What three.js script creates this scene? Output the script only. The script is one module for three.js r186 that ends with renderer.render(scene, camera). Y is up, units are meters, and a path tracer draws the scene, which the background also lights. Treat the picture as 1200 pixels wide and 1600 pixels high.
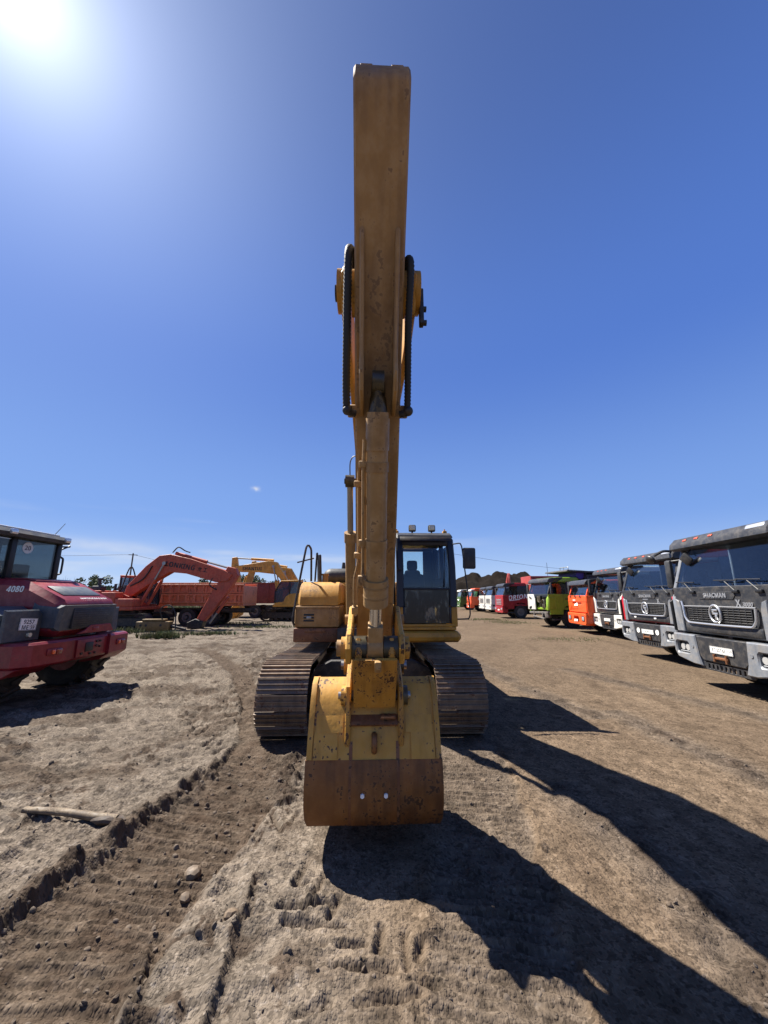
import * as THREE from 'three';
import { RoundedBoxGeometry } from 'three/addons/geometries/RoundedBoxGeometry.js';
import { TextGeometry } from 'three/addons/geometries/TextGeometry.js';
import { FontLoader } from 'three/addons/loaders/FontLoader.js';
import { mergeGeometries, toCreasedNormals } from 'three/addons/utils/BufferGeometryUtils.js';

// ---------------------------------------------------------------- camera, exposure
const scene = new THREE.Scene();
const camera = new THREE.PerspectiveCamera(106.2, 0.75, 0.05, 2500);
const EYE = 1.7, PITCH = 12.5 * Math.PI / 180;
camera.position.set(0, EYE, 0);
camera.rotation.set(PITCH, 0, 0);
scene.add(camera);
const renderer = new THREE.WebGLRenderer({ antialias: true });
renderer.toneMapping = THREE.LinearToneMapping;
const EXPOSURE = 2.6;
renderer.toneMappingExposure = EXPOSURE;
renderer.shadowMap.enabled = true;

// ---------------------------------------------------------------- sun
const SUN = new THREE.Vector3(-0.965, 1.56, -0.685).normalize();
const sun = new THREE.DirectionalLight(new THREE.Color(1, 0.94, 0.85), 5);
sun.position.copy(SUN).multiplyScalar(80);
sun.target.position.set(0, 0, -6);
sun.castShadow = true;
sun.shadow.radius = 1;
sun.shadow.mapSize.set(4096, 4096);
Object.assign(sun.shadow.camera, { left: -45, right: 45, top: 45, bottom: -45, near: 1, far: 220 });
scene.add(sun, sun.target);

// ---------------------------------------------------------------- sky (clear air, aureole round the sun, thin cirrus)
const lin = (c) => { c /= 255; return c <= 0.04045 ? c / 12.92 : Math.pow((c + 0.055) / 1.055, 2.4); };
const lin3 = (r, g, b) => [lin(r), lin(g), lin(b)];
const clamp = (x, a = 0, b = 1) => Math.min(b, Math.max(a, x));
const sstep = (a, b, x) => { const t = clamp((x - a) / (b - a)); return t * t * (3 - 2 * t); };
const mix = (a, b, t) => a + (b - a) * t;
function hash2(ix, iy, s) { let h = (Math.imul(ix, 0x27d4eb2d) + Math.imul(iy, 0x165667b1) + Math.imul(s, 0x9e3779b1)) | 0; h = Math.imul(h ^ (h >>> 15), 0x85ebca6b); h = Math.imul(h ^ (h >>> 13), 0xc2b2ae35); return ((h ^ (h >>> 16)) >>> 0) / 4294967296; }
function vnoise(x, y, s = 1, per = 0) {            // value noise, 0..1, optionally periodic
  const xi = Math.floor(x), yi = Math.floor(y), fx = x - xi, fy = y - yi;
  const m = (v) => (per ? ((v % per) + per) % per : v);
  const u = fx * fx * (3 - 2 * fx), v = fy * fy * (3 - 2 * fy), x0 = m(xi), x1 = m(xi + 1), y0 = m(yi), y1 = m(yi + 1);
  const a = hash2(x0, y0, s), b = hash2(x1, y0, s), c = hash2(x0, y1, s), d = hash2(x1, y1, s);
  return a + (b - a) * u + (c - a) * v + (a - b - c + d) * u * v;
}
function fbm(x, y, oct = 4, s = 1, per = 0) { let t = 0, a = 0.5, n = 0; for (let i = 0; i < oct; i++) { t += a * vnoise(x, y, s + i * 17, per); n += a; a *= 0.5; x *= 2; y *= 2; per *= 2; } return t / n; }
{
  const W = 2048, H = 1024, data = new Float32Array(W * H * 4);
  const hor = lin3(184, 210, 246), low = lin3(128, 168, 234), mid = lin3(82, 122, 205), top = lin3(58, 88, 156), glow = [1, 0.97, 0.93];
  for (let j = 0; j < H; j++) for (let i = 0; i < W; i++) {
    const el = ((j + 0.5) / H - 0.5) * Math.PI, az = ((i + 0.5) / W - 0.5) * 2 * Math.PI;
    const dx = Math.cos(el) * Math.cos(az), dy = Math.sin(el), dz = Math.cos(el) * Math.sin(az);
    const e = Math.max(0, el * 180 / Math.PI);
    const c = [0, 1, 2].map((k) => {
      let v = mix(hor[k], low[k], sstep(0, 11, e));
      v = mix(v, mid[k], sstep(6, 34, e));
      return mix(v, top[k], sstep(28, 68, e));
    });
    const g = Math.acos(clamp(dx * SUN.x + dy * SUN.y + dz * SUN.z, -1, 1)) * 180 / Math.PI;
    const a = 0.9 * Math.exp(-g / 3.4), a2 = 0.62 * Math.exp(-g / 11.5), a3 = 0.15 * Math.exp(-g / 30);
    // thin cirrus low on the left, a small puff ahead
    const bear = Math.atan2(dx, -dz) * 180 / Math.PI;
    let cl = 0;
    if (e > 0 && e < 14) {
      const st = fbm(bear * 0.09, e * 0.9, 5, 91);
      cl += 0.30 * sstep(0.5, 0.78, st) * sstep(0.2, 2.5, e) * (1 - sstep(6, 12, e)) * (1 - sstep(-2, 22, bear));
      const d1 = ((e - 5.9 + (bear + 35) * 0.035) / 0.75) ** 2; cl += 0.30 * Math.exp(-d1) * sstep(-44, -38, bear) * (1 - sstep(-34, -27, bear)) * (0.5 + fbm(bear * 0.8, e * 3, 4, 4));
    }
    const p1 = ((bear + 19.1) / 0.62) ** 2 + ((el * 180 / Math.PI - 15.1) / 0.30) ** 2; if (p1 < 4) cl += 0.95 * Math.exp(-p1 * 1.4) * sstep(0.15, 0.7, fbm(bear * 4, el * 250, 3, 7));
    for (let k = 0; k < 3; k++) {
      let v = c[k] + a * glow[k] + a2 * [0.88, 0.97, 1.08][k] + a3 * [0.62, 0.86, 1.25][k];
      v = mix(v, 0.86, clamp(cl));
      if (el < 0) v = mix(v, [0.16, 0.14, 0.12][k], sstep(0, 3, -el * 180 / Math.PI));
      data[(j * W + i) * 4 + k] = v / EXPOSURE;
    }
    data[(j * W + i) * 4 + 3] = 1;
  }
  const sky = new THREE.DataTexture(data, W, H, THREE.RGBAFormat, THREE.FloatType);
  sky.mapping = THREE.EquirectangularReflectionMapping;
  sky.magFilter = sky.minFilter = THREE.LinearFilter;
  sky.needsUpdate = true;
  scene.background = sky;
  scene.environment = sky;
}

// ---------------------------------------------------------------- helpers
let seed = 12345;
const rnd = () => { seed = (seed + 0x6d2b79f5) | 0; let t = Math.imul(seed ^ (seed >>> 15), 1 | seed); t = (t + Math.imul(t ^ (t >>> 7), 61 | t)) ^ t; return ((t ^ (t >>> 14)) >>> 0) / 4294967296; };
const rr = (a, b) => a + (b - a) * rnd();
const V = (x, y, z) => new THREE.Vector3(x, y, z);
function xf(g, p = [0, 0, 0], r = [0, 0, 0]) { return g.applyMatrix4(new THREE.Matrix4().compose(V(...p), new THREE.Quaternion().setFromEuler(new THREE.Euler(...r)), V(1, 1, 1))); }
const box = (w, h, d, p, r, b = 0.012) => { const m = Math.min(w, h, d) * 0.45; return xf(b && m > 0.004 ? new RoundedBoxGeometry(w, h, d, 1, Math.min(b, m)) : new THREE.BoxGeometry(w, h, d), p, r); };
const bx = (x0, x1, y0, y1, z0, z1, b) => box(x1 - x0, y1 - y0, z1 - z0, [(x0 + x1) / 2, (y0 + y1) / 2, (z0 + z1) / 2], undefined, b);
function bar(a, b, r, r2 = r, seg = 16) {                       // cylinder from a to b
  const A = V(...a), B = V(...b), d = B.clone().sub(A), L = d.length();
  const g = new THREE.CylinderGeometry(r2, r, L, seg);
  const q = new THREE.Quaternion().setFromUnitVectors(V(0, 1, 0), d.normalize());
  return g.applyMatrix4(new THREE.Matrix4().compose(A.add(B).multiplyScalar(0.5), q, V(1, 1, 1)));
}
function beam(a, b, w, h, bev = 0.006) {                        // box from a to b (w across x, h across the other way)
  const A = V(...a), B = V(...b), d = B.clone().sub(A), L = d.length();
  const g = new RoundedBoxGeometry(w, L, h, 1, Math.min(bev, w * 0.45, h * 0.45));
  const q = new THREE.Quaternion().setFromUnitVectors(V(0, 1, 0), d.normalize());
  return g.applyMatrix4(new THREE.Matrix4().compose(A.add(B).multiplyScalar(0.5), q, V(1, 1, 1)));
}
const cx = (r, x0, x1, y, z, seg = 20, r2 = r) => bar([x0, y, z], [x1, y, z], r, r2, seg);
function tube(pts, r, n = 40, rs = 8, tens = 0.5) { return new THREE.TubeGeometry(new THREE.CatmullRomCurve3(pts.map((p) => V(...p)), false, 'catmullrom', tens), n, r, rs, false); }
function corrugated(pts, r, n, rs = 10) {                       // ribbed hose
  const g = tube(pts, r, n, rs), p = g.attributes.position, c = new THREE.CatmullRomCurve3(pts.map((q) => V(...q)));
  for (let i = 0; i <= n; i++) { const o = c.getPointAt(i / n), k = i % 2 ? 1 : 0.84; for (let j = 0; j <= rs; j++) { const m = i * (rs + 1) + j, v = V(p.getX(m), p.getY(m), p.getZ(m)).sub(o).multiplyScalar(k).add(o); p.setXYZ(m, v.x, v.y, v.z); } }
  g.computeVertexNormals(); return g;
}
const SIDE = new THREE.Matrix4().makeBasis(V(0, 0, 1), V(0, 1, 0), V(-1, 0, 0));
function shapeOf(pts, holes = []) { const s = new THREE.Shape(pts.map((p) => new THREE.Vector2(p[0], p[1]))); for (const h of holes) s.holes.push(new THREE.Path(h.map((p) => new THREE.Vector2(p[0], p[1])))); return s; }
function side(pts, w, x = 0, bev = 0.008, holes) {              // a (z, y) outline, w thick across x
  const b = Math.min(bev, w * 0.4);
  const g = new THREE.ExtrudeGeometry(shapeOf(pts, holes), { depth: w - 2 * b, bevelEnabled: b > 0, bevelThickness: b, bevelSize: b, bevelOffset: -b, bevelSegments: 1, curveSegments: 10 });
  g.translate(0, 0, -(w - 2 * b) / 2).applyMatrix4(SIDE); return g.translate(x, 0, 0);
}
function front(pts, t, z = 0, bev = 0.008, holes) {             // an (x, y) outline, t thick along z, its outer face at z
  const b = Math.min(bev, t * 0.4);
  const g = new THREE.ExtrudeGeometry(shapeOf(pts, holes), { depth: t - 2 * b, bevelEnabled: b > 0, bevelThickness: b, bevelSize: b, bevelOffset: -b, bevelSegments: 1, curveSegments: 10 });
  return g.translate(0, 0, z - t + b);
}
function sheet(line, w, t, x = 0) {                             // a bent plate: a (z, y) polyline, t thick, w wide
  const n = line.length, off = line.map((p, i) => { const a = line[Math.max(0, i - 1)], b = line[Math.min(n - 1, i + 1)], dx = b[0] - a[0], dy = b[1] - a[1], l = Math.hypot(dx, dy); return [p[0] - dy / l * t, p[1] + dx / l * t]; });
  return side([...line, ...off.reverse()], w, x, Math.min(0.004, t * 0.3));
}
const rect = (x0, x1, y0, y1, c = 0) => c ? [[x0 + c, y0], [x1 - c, y0], [x1, y0 + c], [x1, y1 - c], [x1 - c, y1], [x0 + c, y1], [x0, y1 - c], [x0, y0 + c]] : [[x0, y0], [x1, y0], [x1, y1], [x0, y1]];
const circ = (x, y, r, n = 20, a0 = 0, a1 = Math.PI * 2) => Array.from({ length: n }, (_, i) => { const a = a0 + (a1 - a0) * i / (a1 - a0 > 6.28 ? n : n - 1); return [x + r * Math.cos(a), y + r * Math.sin(a)]; });
function boxUV(g, ox = 0, oy = 0) {                             // uv in metres, by the way each face points
  const p = g.attributes.position, uv = new Float32Array(p.count * 2), a = V(), b = V(), c = V(), n = V();
  for (let i = 0; i < p.count; i += 3) {
    a.fromBufferAttribute(p, i); b.fromBufferAttribute(p, i + 1); c.fromBufferAttribute(p, i + 2);
    n.copy(b).sub(a).cross(c.clone().sub(a)); const x = Math.abs(n.x), y = Math.abs(n.y), z = Math.abs(n.z);
    [a, b, c].forEach((q, k) => { const [s, t] = x > y && x > z ? [q.z, q.y] : y > z ? [q.x, q.z] : [q.x, q.y]; uv[(i + k) * 2] = s + ox; uv[(i + k) * 2 + 1] = t + oy; });
  }
  g.setAttribute('uv', new THREE.BufferAttribute(uv, 2)); return g;
}
let partNo = 0;
function fin(list, crease = 0.6, keep = false) {
  list = (Array.isArray(list) ? list : [list]).map((g) => { g = g.index ? g.toNonIndexed() : g; for (const k of Object.keys(g.attributes)) if (!['position', 'normal', 'uv'].includes(k)) g.deleteAttribute(k); if (!keep) g.deleteAttribute('uv'); return g; });
  let g = list.length > 1 ? mergeGeometries(list) : list[0];
  if (crease) g = toCreasedNormals(g, crease);
  if (!keep) { partNo++; boxUV(g, partNo * 0.37, partNo * 0.61); }
  return g;
}
const used = new Map();
const numbered = (n) => { const k = used.get(n) || 0; used.set(n, k + 1); return k ? n + '_' + String(k).padStart(3, '0') : n; };
function add(parent, name, geo, mat) { const m = new THREE.Mesh(geo, mat); m.name = parent === scene ? numbered(name) : name; m.castShadow = m.receiveShadow = true; parent.add(m); return m; }
function part(parent, name, list, mat, o = {}) { const m = add(parent, name, fin(list, o.crease ?? 0.6, o.keep), mat); if (o.label) m.userData.label = o.label; return m; }
function thing(name, label, category, p = [0, 0, 0], turn = 0, group) {
  const o = new THREE.Group(); o.name = numbered(name); o.position.set(...p); o.rotation.y = turn; o.userData = { label, category }; if (group) o.userData.group = group; scene.add(o); return o;
}
function tag(o, label, category, group, kind) { Object.assign(o.userData, { label, category }); if (group) o.userData.group = group; if (kind) o.userData.kind = kind; return o; }

// ---------------------------------------------------------------- textures and materials
function dataTex(n, fn, srgb = true) {
  const d = new Uint8Array(n * n * 4);
  for (let j = 0; j < n; j++) for (let i = 0; i < n; i++) { const c = fn(i / n, j / n), k = (j * n + i) * 4; d[k] = clamp(c[0]) * 255; d[k + 1] = clamp(c[1]) * 255; d[k + 2] = clamp(c[2]) * 255; d[k + 3] = 255; }
  const t = new THREE.DataTexture(d, n, n, THREE.RGBAFormat); t.wrapS = t.wrapT = THREE.RepeatWrapping; t.magFilter = THREE.LinearFilter; t.minFilter = THREE.LinearMipmapLinearFilter; t.generateMipmaps = true;
  if (srgb) t.colorSpace = THREE.SRGBColorSpace; t.needsUpdate = true; return t;
}
const scaled = (t, m) => { const c = t.clone(); c.repeat.set(1 / m, 1 / m); c.needsUpdate = true; return c; };
// painted steel: base colour, rust chips, dust and dull stains, all with outlines of their own
function paintTex(base, { chip = 0.3, dust = 0.3, stain = 0.3, rust = [58, 38, 22], dustC = [168, 146, 116], s = 1, n = 512 } = {}) {
  const B = base.map((v) => v / 255), R = rust.map((v) => v / 255), D = dustC.map((v) => v / 255);
  return dataTex(n, (u, v) => {
    const big = fbm(u * 4, v * 4, 4, s, 4), med = fbm(u * 18, v * 18, 4, s + 30, 18), fine = fbm(u * 84, v * 84, 3, s + 60, 84), streak = fbm(u * 40, v * 5, 3, s + 90, 20);
    let c = B.map((x) => x * (0.93 + 0.14 * med));
    const st = stain * sstep(0.42, 0.75, big * 0.6 + streak * 0.4); c = c.map((x, k) => mix(x, x * [0.62, 0.58, 0.56][k], st));
    const du = dust * sstep(0.38, 0.72, med * 0.55 + fine * 0.3 + big * 0.15); c = c.map((x, k) => mix(x, D[k], du * 0.75));
    const ch = sstep(0.71 - 0.16 * chip, 0.75 - 0.16 * chip, fine * 0.55 + med * 0.45 + (big - 0.5) * 0.35); c = c.map((x, k) => mix(x, R[k] * (0.7 + 0.6 * fine), ch * Math.min(1, chip * 3)));
    return c;
  });
}
const roughTex = dataTex(256, (u, v) => { const f = 0.55 + 0.45 * fbm(u * 12, v * 12, 4, 5, 12); return [f, f, f]; }, false);
const bumpFine = dataTex(256, (u, v) => { const f = fbm(u * 24, v * 24, 4, 9, 24); return [f, f, f]; }, false);
const bumpMetal = scaled(bumpFine, 0.7), roughM = scaled(roughTex, 0.9);
function std(o) { return new THREE.MeshStandardMaterial(o); }
function paint(base, o = {}, m = {}) { return std({ map: scaled(paintTex(base, o), o.size || 1.4), roughness: 0.75, roughnessMap: roughM, metalness: 0, bumpMap: bumpMetal, bumpScale: 0.0012, ...m }); }
const flat = (c, rough = 0.6, metal = 0, o = {}) => std({ color: new THREE.Color().setRGB(...lin3(...c)), roughness: rough, metalness: metal, ...o });
const M = {
  yellow: paint([176, 126, 38], { chip: 0.12, dust: 0.3, stain: 0.35, s: 3 }),
  yellowDull: paint([148, 113, 64], { chip: 0.14, dust: 0.42, stain: 0.4, s: 8 }),
  yellowBucket: paint([184, 136, 50], { chip: 0.3, dust: 0.22, stain: 0.4, s: 14 }),
  yellowWorn: paint([176, 126, 44], { chip: 0.55, dust: 0.25, stain: 0.5, rust: [64, 38, 22], s: 17, size: 0.9 }),
  cylPaint: paint([150, 116, 68], { chip: 0.16, dust: 0.45, stain: 0.4, s: 21 }),
  rustSteel: paint([120, 74, 30], { chip: 0.3, dust: 0.18, stain: 0.7, rust: [48, 28, 16], s: 27 }, { roughness: 0.7, metalness: 0.05 }),
  rustSkirt: paint([112, 68, 36], { chip: 0.5, dust: 0.3, stain: 0.6, s: 33 }),
  trackSteel: paint([106, 92, 78], { chip: 0.3, dust: 0.45, stain: 0.5, rust: [70, 44, 30], dustC: [160, 138, 112], s: 41 }, { roughness: 0.65, metalness: 0.3 }),
  trackMud: paint([104, 84, 66], { chip: 0.1, dust: 0.8, stain: 0.3, rust: [60, 44, 34], dustC: [150, 126, 100], s: 44 }, { roughness: 0.95 }),
  grease: paint([58, 52, 36], { chip: 0.5, dust: 0.4, stain: 0.8, rust: [18, 16, 14], dustC: [150, 122, 60], s: 47 }, { roughness: 0.5 }),
  black: flat([22, 23, 26], 0.5), blackPlastic: paint([38, 40, 44], { chip: 0, dust: 0.22, stain: 0.3, s: 52 }, { roughness: 0.7 }),
  rubber: paint([34, 33, 32], { chip: 0, dust: 0.4, stain: 0.3, dustC: [96, 84, 70], s: 57 }, { roughness: 0.9 }),
  hose: flat([30, 31, 32], 0.7), darkMetal: paint([44, 42, 42], { chip: 0.2, dust: 0.3, stain: 0.4, s: 60 }, { roughness: 0.6, metalness: 0.3 }),
  chrome: flat([205, 205, 205], 0.22, 1), steel: flat([150, 148, 144], 0.4, 0.9),
  navy: flat([16, 20, 34], 0.4), seat: flat([30, 33, 42], 0.8),
  lampGlass: new THREE.MeshPhysicalMaterial({ color: new THREE.Color().setRGB(...lin3(212, 205, 176)), roughness: 0.2, clearcoat: 1 }),
  amber: new THREE.MeshPhysicalMaterial({ color: new THREE.Color().setRGB(...lin3(226, 92, 40)), roughness: 0.25, clearcoat: 1 }),
  redLens: new THREE.MeshPhysicalMaterial({ color: new THREE.Color().setRGB(...lin3(120, 24, 28)), roughness: 0.25, clearcoat: 1 }),
  truckGlass: new THREE.MeshPhysicalMaterial({ color: new THREE.Color().setRGB(0.82, 0.88, 0.92), roughness: 0.05, transmission: 1, thickness: 0, ior: 1.5 }),
  cabGlass: new THREE.MeshPhysicalMaterial({ color: new THREE.Color().setRGB(0.5, 0.56, 0.58), roughness: 0.05, transmission: 0.98, thickness: 0, ior: 1.5 }),
  glass: new THREE.MeshPhysicalMaterial({ color: new THREE.Color().setRGB(0.92, 0.97, 0.96), roughness: 0.04, transmission: 1, thickness: 0, ior: 1.5 }),
  dustyGlass: new THREE.MeshPhysicalMaterial({ map: scaled(dataTex(256, (u, v) => { const f = fbm(u * 8, v * 6, 4, 77, 8), g = 0.28 + 0.5 * sstep(0.45, 0.7, f * 0.7 + 0.3 * fbm(u * 40, v * 12, 3, 78, 12)); return [g, g * 1.04, g]; }), 0.7), roughness: 0.22, transmission: 0.9, thickness: 0, ior: 1.5 }),
  darkGlass: new THREE.MeshPhysicalMaterial({ color: new THREE.Color().setRGB(0.30, 0.36, 0.42), roughness: 0.06, transmission: 0.85, thickness: 0, ior: 1.5 }),
  white: paint([204, 204, 198], { chip: 0.05, dust: 0.3, stain: 0.2, s: 63 }, { roughness: 0.5 }),
  plate: flat([225, 225, 220], 0.5),
};
const font = new FontLoader(); const BOLD = await font.loadAsync('fonts/droid/droid_sans_bold.typeface.json');
function text(str, size, depth = 0.006, slant = 0) {
  const g = new TextGeometry(str, { font: BOLD, size, depth, curveSegments: 4, bevelEnabled: false }); g.computeBoundingBox(); const b = g.boundingBox;
  g.translate(-(b.min.x + b.max.x) / 2, -(b.min.y + b.max.y) / 2, 0);
  if (slant) g.applyMatrix4(new THREE.Matrix4().makeShear(0, 0, slant, 0, 0, 0)); return g;
}
function printMat(w, h, draw, o = {}) {
  const c = document.createElement('canvas'); c.width = w; c.height = h; const x = c.getContext('2d'); draw(x, w, h);
  const t = new THREE.CanvasTexture(c); t.colorSpace = THREE.SRGBColorSpace; return std({ map: t, roughness: 0.55, ...o });
}
function plateMat(main, region, rows = 1) {
  return printMat(256, rows > 1 ? 150 : 58, (x, w, h) => {
    x.fillStyle = '#e9e9e4'; x.fillRect(0, 0, w, h); x.strokeStyle = '#222'; x.lineWidth = 3; x.strokeRect(4, 4, w - 8, h - 8); x.fillStyle = '#16181c'; x.textBaseline = 'middle'; x.textAlign = 'center';
    if (rows > 1) { x.font = 'bold 74px sans-serif'; x.fillText(main[0], w / 2, h * 0.3); x.fillText(main[1], w * 0.33, h * 0.76); x.font = 'bold 60px sans-serif'; x.fillText(region, w * 0.76, h * 0.76); x.strokeRect(w * 0.58, h * 0.55, w * 0.39, h * 0.41); }
    else { x.font = 'bold 42px sans-serif'; x.fillText(main, w * 0.39, h * 0.53, w * 0.7); x.font = 'bold 30px sans-serif'; x.fillText(region, w * 0.87, h * 0.44, w * 0.2); x.fillRect(w * 0.76, 4, 3, h - 8); }
  });
}

// ---------------------------------------------------------------- ground: one sheet of churned, drying mud
function pathInfo(path, x, d) {                                 // nearest point of a polyline: side offset, length along
  let best = 1e9, off = 0, at = 0, run = 0, end = false;
  for (let i = 0; i + 1 < path.length; i++) {
    const [ax, ad] = path[i], [bx_, bd] = path[i + 1], ex = bx_ - ax, ed = bd - ad, L = Math.hypot(ex, ed), t0 = ((x - ax) * ex + (d - ad) * ed) / (L * L), t = clamp(t0);
    const px = x - ax - ex * t, pd = d - ad - ed * t, q = Math.hypot(px, pd);
    if (q < best) { best = q; off = (ex * pd - ed * px) / L; at = run + t * L; end = (i === 0 && t0 < 0) || (i + 2 === path.length && t0 > 1); }
    run += L;
  }
  return { q: best, off, at, end, run };
}
const TRACK_L = [[-1.27, 5.7], [-1.29, 4.6], [-1.36, 3.8], [-1.47, 3.15], [-1.53, 2.6], [-1.55, 2.0], [-1.5, 1.2], [-1.4, 0.2]];
const TRACK_R = [[1.0, 5.6], [0.92, 4.4], [0.78, 3.4], [0.62, 2.6], [0.5, 2.0], [0.34, 1.2], [0.2, 0.2]];
const TRACK_B = [[-1.55, 5.2], [-2.2, 7.0], [-3.3, 9.4], [-5.1, 12.3], [-8.2, 16.3]];
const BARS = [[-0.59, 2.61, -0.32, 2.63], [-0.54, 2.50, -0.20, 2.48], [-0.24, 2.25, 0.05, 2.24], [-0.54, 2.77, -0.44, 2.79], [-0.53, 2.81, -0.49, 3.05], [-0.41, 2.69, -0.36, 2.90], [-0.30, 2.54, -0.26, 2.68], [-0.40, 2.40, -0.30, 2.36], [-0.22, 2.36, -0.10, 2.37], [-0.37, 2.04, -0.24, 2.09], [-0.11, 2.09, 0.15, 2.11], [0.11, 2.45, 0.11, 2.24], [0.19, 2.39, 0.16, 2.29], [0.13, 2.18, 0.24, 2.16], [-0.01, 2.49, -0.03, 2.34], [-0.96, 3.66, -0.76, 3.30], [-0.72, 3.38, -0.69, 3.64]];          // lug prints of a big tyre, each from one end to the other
const CRACKS = [[[-0.76, 2.26], [-0.74, 2.13], [-0.76, 2.01]], [[-0.80, 2.72], [-0.78, 2.60], [-0.78, 2.49]], [[-1.15, 2.27], [-1.10, 2.14], [-1.08, 2.03]], [[-2.78, 3.38], [-2.75, 3.51], [-2.78, 3.76]], [[-2.54, 2.98], [-2.52, 3.15], [-2.52, 3.30]]];
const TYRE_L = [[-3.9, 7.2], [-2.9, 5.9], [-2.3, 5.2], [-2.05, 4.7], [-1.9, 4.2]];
const RUTS = [[[1.6, 4.1], [1.65, 3.56], [1.76, 3.08], [1.79, 2.67], [1.72, 2.27], [1.6, 1.7]], [[3.5, 6.4], [3.53, 5.1], [3.59, 4.5], [3.6, 4.0], [3.62, 3]], [[4.4, 10], [4.9, 8], [5.5, 6], [6.2, 4]], [[2.2, 13], [2.5, 10], [2.7, 8], [3.1, 6]], [[-4.6, 3.0], [-3.4, 2.9], [-2.9, 2.4], [-2.5, 1.6]], [[-5.5, 5.2], [-4.2, 4.6], [-3.4, 4.2], [-2.4, 4.3]]];
const BERM = [[-1.66, 4.5], [-1.8, 3.85], [-1.95, 3.2], [-2.03, 2.7], [-2.06, 2.3], [-2.02, 1.4]];
const RIGHT_BERM = [[-1.0, 4.9], [-0.98, 4.2], [-0.86, 3.7]];
function ridges(at, period, sharp) { const f = at / period - Math.floor(at / period); return Math.pow(Math.abs(Math.cos(Math.PI * f)), sharp); }
function clod(x, y, s) {                                        // scattered lumps: 0 between them, up to 1 on top
  const xi = Math.floor(x), yi = Math.floor(y); let m = 0;
  for (let j = -1; j <= 1; j++) for (let i = -1; i <= 1; i++) { const cx_ = xi + i, cy = yi + j, k = hash2(cx_, cy, s + 1000); if (k < 0.45) continue; const px = cx_ + 0.2 + 0.6 * hash2(cx_, cy, s) - x, py = cy + 0.2 + 0.6 * hash2(cx_, cy, s + 500) - y, q = (px * px + py * py) / (0.12 + 0.22 * k * k); if (q < 1) m = Math.max(m, Math.sqrt(1 - q) * (k - 0.35) * 1.5); }
  return m;
}
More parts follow.
